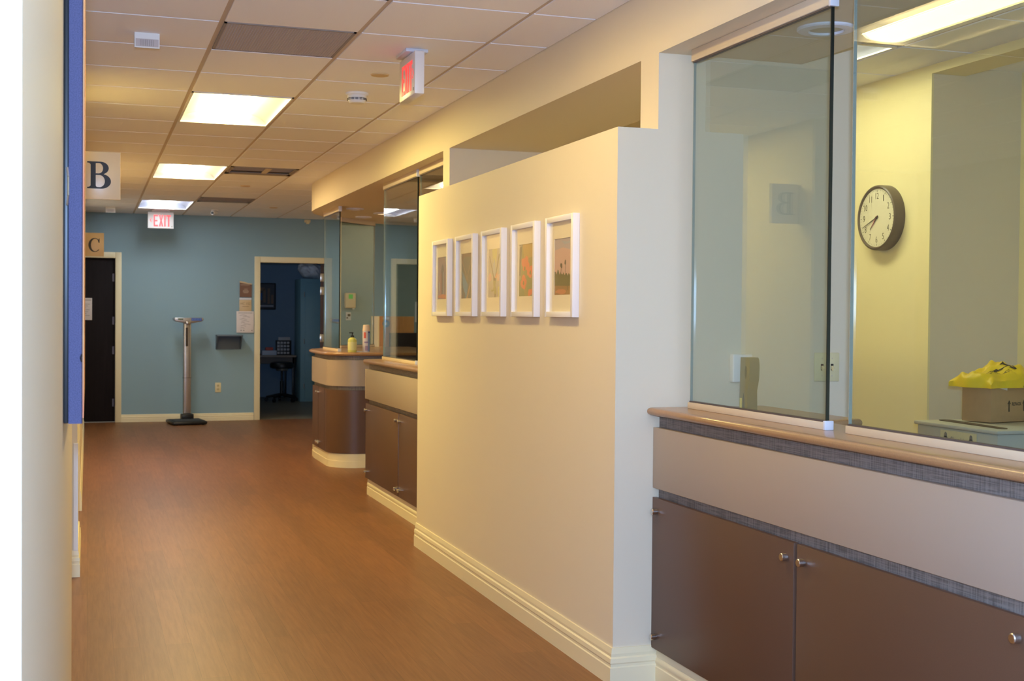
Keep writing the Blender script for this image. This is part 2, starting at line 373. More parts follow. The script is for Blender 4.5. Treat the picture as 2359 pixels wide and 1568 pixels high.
# open leaf, swung in along the line of sight
a = math.radians(80); hx, hy = 3.03, 17.05
def leafpt(u, t): return (hx+math.cos(a)*u-math.sin(a)*t, hy+math.sin(a)*u+math.cos(a)*t)
mb = MB(); mb.prism([leafpt(0, 0), leafpt(.87, 0), leafpt(.87, .045), leafpt(0, .045)], .01, 2.08)
leaf = mb.build('door_leaf', mat('brown_wood_door', (70, 48, 42), .5), d2, off=d2.location)
for z in (.30, 1.08, 1.72, 1.90):
    mb = MB(); px, py = leafpt(0, .022); mb.box(px-.026, px+.026, py-.008, py+.002, z-.055, z+.055, .002); mb.build('hinge', M_CHROME, leaf, off=d2.location)

# ================================================================== ceiling fixtures
def make_troffer(key, col, s):
    t = thing('ceiling_light', '', 'ceiling light', (0, 0, CEIL), group='recessed corridor ceiling lights')
    W, L = TS/2-.012, TS-.010
    mb = MB()                                   # frame flange
    for x0, x1, y0, y1 in ((-W, W, -L, -L+.022), (-W, W, L-.022, L), (-W, -W+.012, -L, L), (W-.012, W, -L, L)): mb.box(x0, x1, y0, y1, -.002, .006)
    mb.build('frame', M_WHITE, t)
    mb = MB(); N = 20                            # vaulted reflector, arch across x
    xs = [-(W-.01)*math.cos(PI*q/N) for q in range(N+1)]
    H = lambda x: .004+.085*math.sqrt(max(0, 1-(x/(W-.01))**2))
    rows = [[mb.bm.verts.new((x, y, H(x))) for x in xs] for y in (-L+.018, L-.018)]
    for q in range(N): mb.bm.faces.new((rows[0][q], rows[0][q+1], rows[1][q+1], rows[1][q]))
    mb.build('reflector', M_REFL, t)
    for y in (-L+.02, L-.02):
        mb = MB(); pts = [(x, y, H(x)) for x in xs]+[(xs[-1], y, .0), (xs[0], y, .0)]; mb.poly(pts); mb.build('end_plate', M_REFL, t)
    mb = MB(); N2 = 10; w2 = .115                # bowed lens basket
    xs2 = [-w2+2*w2*q/N2 for q in range(N2+1)]
    Hz = lambda x: .030-.026*math.sqrt(max(0, 1-(x/w2)**2))
    r = [[mb.bm.verts.new((x, y, Hz(x))) for x in xs2] for y in (-L+.03, L-.03)]
    for q in range(N2): mb.bm.faces.new((r[0][q], r[1][q], r[1][q+1], r[0][q+1]))
    rt = [[mb.bm.verts.new((x, y, .033)) for x in (-w2, w2)] for y in (-L+.03, L-.03)]
    mb.bm.faces.new((rt[0][0], rt[0][1], rt[1][1], rt[1][0]))
    for k in (0, 1): mb.bm.faces.new(r[k]+[rt[k][1], rt[k][0]])
    mb.build('lens', lens_mat(key, col, s), t)
    return t
LIGHTS = [(-1, 'near', 'ceiling light just above the top of the view'),
          (5, 'warm', 'largest glowing white ceiling light, nearest in view'), (11, 'amber', 'amber ceiling light, middle one of three in the corridor'), (17, 'cool', 'cool white ceiling light, farthest one, above the exit sign at the end')]
LC = {'warm': (LAMP_WARM, LAMP_S), 'amber': (LAMP_AMBER, LAMP_S*.9), 'cool': (LAMP_COOL, LAMP_S*.34), 'near': ((.95, .70, .255), LAMP_S*.42)}
for k, key, lab in LIGHTS:
    t = make_troffer(key, *LC[key]); t['label'] = lab; t.location = (G0X+TS/2, G0Y+k*TS, CEIL)
t = make_troffer('room', (1.0, .92, .60), LAMP_S*.31); t['label'] = 'ceiling light inside the reception room near the clock wall'; t.location = (G0X+4.5*TS, G0Y+TS, CEIL); del t['group']
t = dup(t, (G0X+6.5*TS, G0Y+15*TS, CEIL), 'ceiling light of the far reception area, beyond the curved counter')

# return grille
t = thing('air_return_grille', 'grey perforated air return panel in the ceiling near the top', 'vent', (G0X+TS/2, G0Y+1.5*TS, CEIL))
mb = MB(); h = TS/2-.012
for x0, x1, y0, y1 in ((-h, h, -h, -h+.012), (-h, h, h-.012, h), (-h, -h+.012, -h, h), (h-.012, h, -h, h)): mb.box(x0, x1, y0, y1, -.001, .006)
mb.build('frame', M_GREY, t)
mb = MB()
for q in range(46):
    x = -h+.012+(2*h-.024)*(q+.5)/46; mb.box(x-.0035, x+.0035, -h+.012, h-.012, .0, .004)
for q in range(46):
    y = -h+.012+(2*h-.024)*(q+.5)/46; mb.box(-h+.012, h-.012, y-.0035, y+.0035, .001, .0045)
mb.build('perforated_face', mat('pale_grille', (186, 176, 170), .6), t)
mb = MB(); mb.box(-h, h, -h, h, .05, .055); mb.build('duct_backing', M_GREY, t)
# supply vents
def vent(x, y, lab, parts):
    t = thing('air_vent', lab, 'vent', (x, y, CEIL), group='supply vents in the corridor ceiling')
    mb = MB(); h = TS/2-.012
    for x0, x1, y0, y1 in ((-h, h, -h, -h+.035), (-h, h, h-.14, h), (-h, -h+.03, -h, h), (h-.03, h, -h, h)): mb.box(x0, x1, y0, y1, -.003, .006)
    mb.build('frame', M_GREY, t)
    mb = MB(); mb.box(-h, h, -h, h, .10, .105); mb.build('duct_backing', M_DARK, t)
    for q in range(5):
        y0 = -h+.05+q*.075
        mb = MB(); mb.prism([(y0, .07), (y0+.004, .07), (y0+.05, .004), (y0+.046, .004)], -h+.03, h-.03, 'x'); mb.build('louvre', M_GREY if not parts or q < 4 else M_DARK, t)
    if parts:
        mb = MB(); mb.box(.02, .065, -h+.036, h-.14, -.002, .02); mb.build('divider_bar', M_CHANNEL, t)
vent(G0X+1.5*TS, G0Y+10.5*TS, 'square ceiling vent with a pale divider bar, beside the amber light', True)
vent(G0X+1.5*TS, G0Y+15.5*TS, 'plain ceiling vent farther back, beside the farthest light', False)
# smoke detector
t = thing('smoke_detector', 'white round smoke detector on the ceiling beside the nearest exit sign', 'smoke detector', (1.466, 7.2, CEIL))
MB().lathe([(.0, 0), (.066, 0), (.066, -.010), (.060, -.016), (.0, -.016)], 32).build('base', M_WHITE, t)
MB().lathe([(.0, -.016), (.056, -.016), (.055, -.030), (.052, -.032), (.052, -.040), (.048, -.052), (.040, -.058), (.0, -.059)], 32).build('head', M_WHITE, t)
mb = MB()
for q in range(14):
    a = 2*PI*q/14
    for z in (-.033, -.040):
        c, s_ = math.cos(a), math.sin(a); tb = bmesh.new(); bmesh.ops.create_cube(tb, size=1)
        for v in tb.verts: v.co = Vector((v.co.x*.003, v.co.y*.018, v.co.z*.0035))
        mb.merge(tb, Matrix.Rotation(a, 4, 'Z') @ Matrix.Translation((.0535, 0, z)))
mb.build('slots', M_DARK, t)
# flat sprinkler covers
for x, y, lab in ((1.466, 6.60, 'round cream sprinkler cover left of the nearest exit sign'), (1.484, 12.8, 'small round cover on the ceiling between the two vents'), (2.104, 15.267, 'small round cover on the ceiling farthest right, before the soffit end')):
    o = MB().lathe([(0, 0), (.05, 0), (.046, -.006), (.0, -.008)], 28).build('sprinkler_cover', mat('tan_cover', (216, 188, 140), .5)); o.location = (x, y, CEIL)
    tag(o, lab, 'sprinkler cover', 'concealed sprinkler covers')
# occupancy sensor boxes
def sensor(x, y, lab):
    t = thing('motion_sensor', lab, 'sensor', (x, y, CEIL), group='boxy ceiling sensors')
    MB().prism([(-.025, 0), (.045, 0), (.045, -.035), (-.012, -.068), (-.025, -.068)], -.055, .055, 'x', ).build('housing', M_WHITE, t)
    mb = MB(); mb.box(-.05, .05, -.029, -.0245, -.062, -.028); l = mb.build('lens_strip', mat('sensor_lens', (196, 186, 184), .3), t)
    mb = MB()
    for q in range(7): mb.box(-.028+q*.009, -.026+q*.009, -.031, -.029, -.06, -.032)
    mb.build('ribs', M_GREY, l)
sensor(.254, 6.03, 'white boxy sensor on the ceiling at the upper left'); sensor(.258, 16.0, 'small white boxy sensor at the far end left of the exit sign')
# security camera
t = thing('security_camera', 'small white camera on the ceiling right of the far exit sign', 'camera', (1.475, 15.9, CEIL))
MB().lathe([(0, 0), (.045, 0), (.04, -.012), (.0, -.014)], 24).build('base', M_WHITE, t)
mb = MB(); mb.cyl((.0, 0, -.012), (.0, 0, -.032), .012); mb.build('stem', M_WHITE, t)
mb = MB(); mb.cyl((.02, .03, -.034), (-.03, -.05, -.042), .024, n=20); h = mb.build('body', M_WHITE, t)
mb = MB(); mb.cyl((-.03, -.05, -.042), (-.034, -.056, -.0425), .016, n=20); mb.build('lens', M_BLACK, h)
t = thing('wall_sensor', 'small cream sensor at the top of the blue wall near the soffit end', 'sensor', (2.78, 16.91, 2.645))
MB().box(-.04, .04, -.02, 0, -.02, .02, .006).build('bracket', M_IVORY, t); MB().prism([(-.024, 0), (.024, 0), (.018, -.04), (-.018, -.04)], -.05, -.012, 'y').build('head', M_IVORY, t)
# ---- exit signs (local x along the face, face towards -y)
def exit_letters(mb, x0, h, M):
    w, s_ = .052, .017
    X = x0
    mb.curve([[(X, 0), (X+w, 0), (X+w, .019), (X+s_, .019), (X+s_, h*.43), (X+w*.88, h*.43), (X+w*.88, h*.43+.018), (X+s_, h*.43+.018), (X+s_, h-.019), (X+w, h-.019), (X+w, h), (X, h)]], M, .0008)
    X += w+.011
    c = w/2
    mb.curve([[(X, 0), (X+.019, 0), (X+c, h*.36), (X+w-.019, 0), (X+w, 0), (X+c+.0095, h*.5), (X+w, h), (X+w-.019, h), (X+c, h*.64), (X+.019, h), (X, h), (X+c-.0095, h*.5)]], M, .0008)
    X += w+.011
    mb.curve([[(X, 0), (X+s_+.001, 0), (X+s_+.001, h), (X, h)]], M, .0008)
    X += s_+.011
    mb.curve([[(X+c-s_/2, 0), (X+c+s_/2, 0), (X+c+s_/2, h-.019), (X+w, h-.019), (X+w, h), (X, h), (X, h-.019), (X+c-s_/2, h-.019)]], M, .0008)
def exit_sign(loc, rz, lab, arrow):
    t = thing('exit_sign', lab, 'exit sign', loc, rz)
    MB().box(-.105, .105, -.055, .055, -.016, 0, .003).build('canopy', M_CAP, t)
    b = MB().box(-.155, .155, -.024, .024, -.222, -.018, .005).build('housing', M_EXITW, t)
    x0 = -.098 if arrow == '>' else -.085
    mb = MB(); exit_letters(mb, x0 if arrow == '>' else x0, .142, FACE(0, -.0252, -.198)); mb.build('lettering', M_RED, b)
    mb = MB(); c = -.127
    A = [(.0, 0), (.013, .024), (.007, .024), (-.008, 0), (.007, -.024), (.013, -.024)]
    if arrow == '<': pts = [(-.122+x, y) for x, y in A]
    else: pts = [(.125-x, y) for x, y in A]
    mb.curve([pts], FACE(0, -.0252, -.122), .0008); mb.build('arrow', M_RED, b)
    mb = MB(); mb.box(.128, .140, -.0262, -.024, -.205, -.19); mb.build('test_button', M_GREY, b)
exit_sign((1.490, 6.0, CEIL), -PI/2, 'nearest exit sign, hanging edge on beside the smoke detector', '>')
exit_sign((.857, 16.3, CEIL), 0, 'far exit sign facing the camera in front of the blue wall', '<')

# ================================================================== left side: letter signs, padded panel
def arc(cx, cy, rx, ry, a0, a1, n=14):
    return [(cx+rx*math.cos(math.radians(a0+(a1-a0)*q/n)), cy+ry*math.sin(math.radians(a0+(a1-a0)*q/n))) for q in range(n+1)]
def letter_B():
    o = [(0, 0), (0, .05), (.08, .06), (.13, .11), (.13, .89), (.08, .94), (0, .95), (0, 1), (.50, 1)]+arc(.50, .765, .31, .235, 90, -60)[1:]+[(.62, .535)]+arc(.52, .275, .375, .275, 62, -90)+[(.46, 0)]
    h1 = [(.32, .94), (.44, .945)]+arc(.44, .755, .155, .19, 90, -90)[1:]+[(.32, .56)]
    h2 = [(.32, .505), (.46, .505)]+arc(.46, .28, .205, .225, 90, -90)[1:]+[(.36, .06), (.32, .10)]
    return [o, h1, h2]
def letter_C():
    o = arc(.50, .5, .50, .51, 48, 322, 30)
    i = arc(.55, .5, .345, .455, 318, 52, 30)
    return [o+[(.87, .17)]+i+[(.80, .70), (.86, .66), (.90, .66), (.90, .985), (.86, .985), (.83, .93)]]
def letter_sign(loc, lab, outl, x0, x1, z0, z1, m):
    t = thing('letter_sign', lab, 'sign', loc, group=None)
    MB().box(0, .218, -.005, .005, -.128, .128, .002).build('panel', m, t)
    MB().box(-.002, .010, -.02, .02, -.128, .128, .002).build('wall_bracket', M_CHROME, t)
    mb = MB(); mb.curve([[(x0+x*(x1-x0), z0+y*(z1-z0)) for x, y in sp] for sp in outl], FACE(0, -.0055, 0), .0006); mb.build('lettering', M_INK, t)
letter_sign((-.05, 7.22, 2.142), 'flag sign with a large black letter B high on the left wall', letter_B(), .046, .183, -.071, .075, M_SIGN)
letter_sign((-.05, 14.6, 2.145), 'tan flag sign with a black letter C, farther along the left wall', letter_C(), .056, .185, -.080, .070, M_TAN)
t = thing('padded_wall_panel', 'denim blue fabric wrapped panel hung on the near left wall, edge towards the camera', 'wall panel', (-.05, 2.88, 1.16))
M_DENIM = mat('blue_fabric', (96, 96, 132), .8, col2=(44, 46, 76), nscale=620)
MB().box(.0005, .011, .012, 1.2, .0, 1.10, .002).build('shadow_gap_board', M_BLACK, t)  # shadow gap between panel and wall, put in as a black board
mb = MB(); mb.prism([(.011, 0), (.037, .0), (.0395, .004), (.0395, .9), (.011, .9)], 0, 1.08, 'z'); mb.build('fabric_wrap', M_DENIM, t)
MB().box(.0395, .0425, .02, 1.2, .01, 1.08, .001).build('picture_face', mat('canvas_picture', (224, 190, 120), .6, col2=(226, 120, 92), nscale=3), t)
mb = MB(); mb.tube([(.008, -.004, .55), (.010, -.012, .53), (.010, -.012, .49), (.008, -.004, .47)], .0025); mb.build('clip', M_CHROME, t)
mb = MB(); mb.tube([(.038, -.001, .15), (.036, -.006, .142), (.038, -.004, .134)], .0018); mb.build('loose_thread', M_INK, t)

# ================================================================== far wall things
t = thing('physician_scale', 'standing digital physician scale with silver column in front of the blue wall', 'scale', (1.20, 16.48, 0), math.radians(8))
b = MB().box(-.225, .205, -.23, .24, .006, .05, .018).build('platform', M_BLACK, t)
MB().box(-.20, .18, -.205, .16, .0495, .056, .003).build('tread_mat', mat('grey_rubber', (52, 54, 56), .7), b)
for x in (-.18, .16):
    for y in (-.19, .2): MB().lathe([(0, 0), (.02, 0), (.02, .012), (0, .012)], 16, c=(x, y, 0)).build('foot', M_BLACK, b)
MB().box(-.045, .105, .10, .22, .048, .115, .01).build('column_socket', M_BLACK, t)
mb = MB(); mb.box(-.020, .078, .13, .20, .11, 1.285, .02, 4); c = mb.build('column', M_STEEL, t)
MB().box(.050, .054, .127, .132, .58, 1.27).build('groove', mat('dark_slot', (70, 66, 66), .5), c)
MB().box(-.021, .079, .1285, .2015, .575, .580).build('joint_line', mat('dark_slot', (70, 66, 66), .5), c)
MB().box(.002, .032, .112, .131, .98, 1.22, .008).build('height_rod', M_DARK, c)
mb = MB(); mb.prism([(-.145, 1.345), (.215, 1.345), (.222, 1.325), (.205, 1.300), (.08, 1.275), (-.01, 1.275), (-.135, 1.300), (-.150, 1.325)], .075, .20, 'y', .008); h = mb.build('head', M_STEEL, t)
MB().box(-.105, -.04, .070, .076, 1.318, 1.338).build('display', mat('lcd_green', (92, 98, 70), .3), h)
MB().box(.065, .195, .070, .076, 1.306, 1.340).build('keypad', mat('blue_keypad', (44, 74, 150), .4), h)
mb = MB()
for q in range(6):
    for r_ in range(2): mb.box(.072+q*.02, .084+q*.02, .068, .071, 1.310+r_*.015, 1.320+r_*.015)
mb.build('keys', mat('pale_keys', (120, 150, 214), .4), h)
MB().box(.0, .05, .066, .08, 1.262, 1.30, .004).build('handle_clip', M_CHROME, h)
# shelf
t = thing('wall_shelf', 'blue grey wall shelf beside the office doorway, below the paper notice', 'shelf', (1.75, 16.91, 1.12))
M_SHELF = mat('slate_shelf', (96, 110, 124), .6)
MB().box(-.165, .165, -.24, -.002, -.012, .006, .003).build('shelf_board', M_SHELF, t)
for x in (-.155, .155):
    MB().prism([(-.002, -.012), (-.20, -.012), (-.185, -.035), (-.03, -.17), (-.002, -.185)], x-.008, x+.008, 'x').build('bracket', M_SHELF, t)
MB().box(-.147, .147, -.016, -.002, -.185, -.012, .001).build('back_rail', M_SHELF, t)
# signs beside the doorway
t = thing('room_sign', 'brown plaque with pale lettering, upper one beside the office doorway', 'sign', (1.972, 16.91, 1.62))
MB().prism([(-.078, 0), (.078, 0), (.078, .165), (-.078, .19)], -.014, -.001, 'y').build('plaque', M_BROWN, t)
MB().prism([(-.078, .19), (-.078, .212), (-.02, .202), (.03, .186), (.078, .182), (.078, .166)], -.015, -.001, 'y').build('curved_cap', M_TAN, t)
mb = MB()
for x0, x1, z in ((-.066, .050, .158), (-.02, .025, .102), (-.036, .034, .082), (-.038, .040, .068), (-.028, .030, .055)): mb.box(x0, x1, -.0152, -.014, z, z+.007)
mb.build('lettering', mat('pale_ink', (186, 160, 138), .6), t)
t = thing('room_number_sign', 'cream room number plaque between the brown plaque and the paper notice', 'sign', (1.969, 16.91, 1.433))
MB().box(-.078, .078, -.014, -.001, 0, .150, .001).build('plaque', M_TAN, t); MB().box(-.078, .078, -.0155, -.001, .150, .178, .001).build('top_rail', M_CAP, t)
mb = MB(); mb.text('HC 152', -.062, .064, .088, .118, FACE(0, -.0145, 0)); mb.box(-.042, .044, -.0148, -.014, .060, .066)
mb.build('lettering', mat('taupe_ink', (150, 118, 84), .6), t)
t = thing('paper_notice', 'white paper notice with grey print taped up beside the office doorway', 'notice', (1.966, 16.91, 1.153))
MB().box(-.113, .113, -.017, -.0145, 0, .282, .0005).build('sheet', M_PAPER, t)
mb = MB(); mb.box(-.088, .092, -.0176, -.017, .256, .262)
for q, (x0, x1, z) in enumerate(((-.07, .02, .226), (-.03, .06, .206), (-.07, .02, .176), (-.05, .05, .150), (-.055, .0, .128), (-.02, .07, .108), (-.06, .01, .088), (-.06, -.01, .060))):
    mb.cyl((x0, -.0172, z), ((x0+x1)/2, -.0172, z+.008), .0022, n=5); mb.cyl(((x0+x1)/2, -.0172, z+.008), (x1, -.0172, z-.004), .0022, n=5)
for x in (-.06, -.025, .08): mb.box(x, x+.014, -.0176, -.017, .024, .036)
mb.build('print', M_GREYINK, t)
def outlet(loc, rz, lab, name='wall_outlet', w=.038, h=.063):
    t = thing(name, lab, 'outlet', loc, rz)
    p = MB().box(-w, w, -.007, -.0005, -h, h, .003).build('cover_plate', M_IVORY, t)
    for z in (-.024, .024):
        r = MB().lathe([(0, -.007), (.017, -.007), (.017, -.010), (0, -.010)], 20, 'y', (0, 0, z)).build('socket', mat('ivory_dark', (206, 190, 140), .4), p)
        mb = MB(); mb.box(-.008, -.005, -.0108, -.0098, z-.006, z+.006); mb.box(.005, .008, -.0108, -.0098, z-.006, z+.006); mb.build('slots', M_DARK, r)
outlet((1.621, 16.91, .434), 0, 'ivory wall outlet low on the blue wall between scale and doorway')
t = thing('door_notice', 'pale paper sheet on the dark espresso door at the far left', 'notice', (-.05, 16.965, 1.305))
MB().box(-.11, .103, -.004, -.0005, 0, .28, .0005).build('sheet', M_PAPER, t)
mb = MB(); mb.box(-.09, .09, -.0046, -.004, .25, .258)
for q in range(7): mb.box(-.08, .075-.02*(q % 3), -.0046, -.004, .20-q*.024, .205-q*.024)
mb.build('print', M_GREYINK, t)
# ---- office contents
t = thing('office_desk', 'dim wooden desk against the back wall of the office', 'desk', (2.75, 20.95, 0))
MB().box(-.42, .46, -.42, .55, .705, .735, .004).build('desktop', mat('dim_wood', (160, 144, 130), .5), t)
MB().box(-.40, .44, -.38, -.36, .60, .705).build('front_rail', mat('dim_wood2', (92, 84, 80), .5), t)
for x in (-.40, .40):
    for y in (-.38, .5): MB().box(x, x+.04, y, y+.04, 0, .705, .003).build('leg', M_BLACK, t)
t = thing('rolling_stool', 'black round rolling stool under the office desk', 'stool', (2.95, 20.35, 0))
s_ = MB().lathe([(0, .535), (.15, .535), (.185, .55), (.19, .59), (.175, .625), (.13, .64), (0, .643)], 32).build('seat', M_BLACK, t)
MB().lathe([(0, .50), (.09, .50), (.1, .535), (0, .535)], 20).build('seat_plate', M_STEEL, t)
MB().lathe([(0, .12), (.028, .12), (.028, .33), (.018, .335), (.018, .51), (0, .51)], 16).build('gas_column', M_BLACK, t)
mb = MB()
for q in range(5):
    a = 2*PI*q/5+.3; mb.cyl((0, 0, .12), (.25*math.cos(a), .25*math.sin(a), .075), .026, .016, 10)
bs = mb.build('base', M_BLACK, t)
for q in range(5):
    a = 2*PI*q/5+.3; c = Vector((.25*math.cos(a), .25*math.sin(a), .032)); d = Vector((-math.sin(a), math.cos(a), 0))*.018
    MB().cyl(c-d, c+d, .031, n=16).build('caster', M_BLACK, bs)
t = thing('storage_cabinet', 'tall teal metal cabinet in the office behind the doorway', 'cabinet', (3.48, 20.55, 0))
M_TEAL = mat('teal_metal', (124, 168, 182), .45)
b = MB().box(-.25, .30, -.29, .32, .0, 1.97, .004).build('body', M_TEAL, t)
MB().box(-.18, .28, -.31, -.291, .05, 1.90, .003).build('door', M_TEAL, b)
for z in (.25, .97, 1.72): MB().cyl((-.19, -.30, z-.04), (-.19, -.30, z+.04), .008, n=10).build('hinge', M_CHROME, b)
bm = bmesh.new(); bmesh.ops.create_icosphere(bm, subdivisions=4, radius=1)
for v in bm.verts:
    p = v.co.copy(); n = .07*math.sin(7*p.x+2*p.z)+.06*math.sin(9*p.y+5*p.z+1)+.035*math.sin(17*p.x+13*p.z)
    z = p.z*(1+n)*.135; v.co = Vector((p.x*(1+n)*.215+.02, p.y*(1+n)*.2, max(z, -.125)+.125+.03*p.x*-1))
mn = min(v.co.z for v in bm.verts)
for v in bm.verts: v.co.z -= mn
mb = MB(); mb.merge(bm); o = mb.build('pillow_bag', mat('clear_plastic_bag', (236, 234, 236), .3, noise=.15, nscale=20)); o.location = (3.42, 20.5, 1.97)
tag(o, 'whitish bagged pillow lying on top of the teal cabinet', 'pillow')
t = thing('wall_poster', 'dark framed poster on the office back wall', 'poster', (2.83, 21.6, 1.475))
MB().box(-.2, .19, -.025, -.001, 0, .45, .004).build('frame', M_BLACK, t)
mb = MB(); mb.mi = 0; mb.box(-.18, .17, -.027, -.025, .02, .43)
mb.mi = 1; mb.box(-.15, -.04, -.029, -.027, .16, .28)
mb.mi = 2; mb.box(-.02, .02, -.029, -.027, .12, .34); mb.box(.05, .09, -.029, -.027, .10, .36); mb.box(.11, .15, -.029, -.027, .10, .25); mb.box(-.15, .0, -.029, -.027, .32, .37)
mb.mi = 3; mb.box(-.16, .15, -.029, -.027, .05, .075)
mb.build('print', [mat('poster_ground', (92, 90, 92), .6), mat('poster_blue', (50, 110, 180), .6), mat('poster_tan', (150, 120, 96), .6), mat('poster_pale', (200, 196, 200), .6)], t)
t = thing('desk_organizer', 'dark wire desk organizer with pale squares on the office desk', 'organizer', (3.03, 20.75, .735))
MB().box(-.11, .13, -.02, .12, 0, .24, .003).build('wire_body', M_BLACK, t)
for q in range(4):
    for r_ in range(4): MB().box(-.10+q*.052, -.062+q*.052, -.023, -.02, .018+r_*.055, .052+r_*.055).build('pocket', mat('pale_pocket', (190, 188, 190), .5), t)
MB().box(-.08, .11, .0, .03, .20, .29, .002).build('card_stack', mat('pale_pocket', (170, 168, 170), .5), t)
t = thing('tissue_box', 'low white box with red top on the office desk', 'box', (2.80, 20.75, .735))
MB().box(-.12, .115, -.06, .06, 0, .075, .004).build('carton', mat('pale_carton', (200, 206, 220), .6), t)
MB().box(-.06, .06, -.04, .04, .075, .125, .01).build('red_pack', mat('red_pack', (210, 90, 74), .5), t)

# ================================================================== pictures on the gallery wall
def lerp(a, b, t_): return a+(b-a)*t_
PC = {'mauve': (150, 128, 138), 'sky': (160, 170, 186), 'arch': (88, 86, 104), 'orange': (196, 120, 84), 'rust': (170, 100, 84),
      'teal': (46, 66, 86), 'cyan': (16, 120, 178), 'dkred': (84, 46, 60), 'line': (150, 112, 104), 'tan': (160, 118, 100),
      'grey': (164, 160, 158), 'pinkish': (206, 160, 160), 'yelgreen': (186, 184, 110), 'olive': (116, 114, 20), 'twig': (58, 40, 36), 'red': (190, 74, 66), 'green': (122, 128, 74),
      'moss': (150, 136, 70), 'poppy': (228, 108, 66), 'gold': (186, 150, 70), 'pale': (166, 158, 138), 'bark': (96, 92, 80),
      'lilac': (176, 164, 176), 'rose': (206, 168, 160), 'tree': (84, 84, 50), 'field': (150, 106, 64), 'black': (52, 46, 42)}
PM = {k: mat('print_'+k, v, .6) for k, v in PC.items()}
def blob(cx, cy, rx, ry, n=12, seed=0):
    rr = random.Random(seed); return [(cx+rx*math.cos(2*PI*q/n)*rr.uniform(.75, 1.15), cy+ry*math.sin(2*PI*q/n)*rr.uniform(.75, 1.15)) for q in range(n)]
PICS = []
PICS.append([('mauve', [(0, 0), (1, 0), (1, 1), (0, 1)]), ('sky', [(.72, 1), (1, 1), (1, .55), (.95, .6)]), ('arch', [(.28, .06), (.28, .62), (.36, .76), (.48, .85), (.60, .76), (.68, .62), (.68, .06)]),
    ('sky', [(.52, .1), (.52, .7), (.60, .62), (.62, .1)]), ('rust', [(.28, .1), (.28, .6), (.36, .64), (.36, .1)]), ('orange', [(0, .04), (1, .0), (1, .10), (.5, .12), (0, .09)]), ('sky', [(.12, .2), (.2, .2), (.2, .4), (.12, .4)])])
PICS.append([('teal', [(0, 0), (1, 0), (1, 1), (0, 1)]), ('dkred', [(0, 1), (1, 1), (1, .9), (.35, .93), (0, .8)]), ('dkred', [(0, .1), (.25, .0), (0, 0)]), ('cyan', [(.05, .62), (.6, .3), (.42, .05), (.12, .25)]), ('cyan', [(.3, .0), (.6, .3), (.5, 0)]),
    ('line', [(.0, .85), (.55, .40), (.58, .41), (.02, .88)]), ('line', [(.48, .42), (.95, .9), (.97, .88), (.5, .40)]), ('tan', [(.45, .0), (.92, .42), (.92, .36), (.6, 0)]), ('black', [(.80, 0), (1, 0), (1, .62), (.9, .45)])])
PICS.append([('grey', [(0, 0), (1, 0), (1, 1), (0, 1)]), ('yelgreen', [(.3, 1), (.75, 1), (.6, .6), (.4, .65)]), ('pinkish', blob(.12, .42, .16, .1, 12, 1)), ('pinkish', blob(.86, .40, .14, .08, 12, 2)), ('sky', blob(.5, .6, .12, .2, 12, 3)), ('yelgreen', [(.8, .2), (1, .25), (1, 0), (.85, 0)]),
    ('twig', [(.08, .86), (.13, .86), (.50, .40), (.46, .37)]), ('twig', [(.88, .88), (.97, .9), (.66, .44), (.58, .42)]), ('red', [(.56, .40), (.80, .55), (.74, .42), (.60, .36)]), ('black', [(.42, .40), (.62, .40), (.66, .33), (.44, .31)]),
    ('olive', [(.42, .34), (.64, .34), (.60, .24), (.70, .12), (.66, .04), (.52, .04), (.50, .14), (.28, .17), (.26, .12), (.38, .12), (.46, .22)]), ('black', [(.52, 0), (.66, 0), (.64, .07), (.56, .07)])])
pp = [('moss', [(0, 0), (1, 0), (1, 1), (0, 1)]), ('gold', [(.25, 1), (1, 1), (1, .75), (.35, .7)]), ('pale', [(0, 1), (.22, 1), (.12, .35), (0, .3)]), ('bark', [(.05, .95), (.2, .97), (.1, .4), (.02, .4)]), ('green', [(.0, .3), (.3, .35), (.4, 0), (0, 0)]), ('green', [(.55, .4), (1, .3), (1, .05), (.6, .1)])]
for q, (x, y, r_) in enumerate(((.30, .66, .13), (.52, .68, .15), (.42, .56, .14), (.62, .58, .14), (.70, .46, .12), (.90, .50, .13), (.82, .40, .10), (.34, .34, .13), (.26, .24, .14), (.46, .28, .11), (.40, .18, .09), (.80, .06, .12), (.95, .08, .09))): pp.append(('poppy', blob(x, y, r_*1.15, r_*.62, 12, q)))
for x, y in ((.44, .53), (.36, .25), (.84, .44)): pp.append(('olive', blob(x, y, .05, .045, 8, 5)))
PICS.append(pp)
trees = [(0, .42)]+[(q/16, .40+.03*math.sin(q*2.3)-.05*q/16+(.045 if q in (3, 4) else 0)) for q in range(1, 16)]+[(1, .32)]
PICS.append([('lilac', [(0, 0), (1, 0), (1, 1), (0, 1)]), ('rose', [(0, .8), (.5, .84), (1, .78), (1, .35), (0, .35)]), ('sky', [(.4, .96), (.8, .93), (1, .96), (1, .91), (.6, .89)]), ('field', [(0, 0), (1, 0), (1, .18), (0, .18)]), ('orange', blob(.4, .06, .35, .05, 12, 9)), ('tree', trees+[(1, .15), (0, .17)]),
    ('black', [(.655, .36), (.675, .36), (.675, .62), (.655, .62)]), ('black', blob(.665, .57, .05, .05, 9, 3)), ('black', [(.38, .38), (.40, .38), (.42, .5), (.40, .5)]), ('black', blob(.42, .52, .07, .045, 9, 4)), ('black', [(.80, .08), (.83, .08), (.82, .2), (.80, .2)])])
PN = ['arched stone doorway', 'dark teal diagonals with a bright blue wedge', 'forked twigs meeting a green insect', 'orange poppies in green grass', 'dark trees under a pinkish sky']
ORD = ['farthest', 'second farthest', 'middle', 'second nearest', 'nearest']
first = None
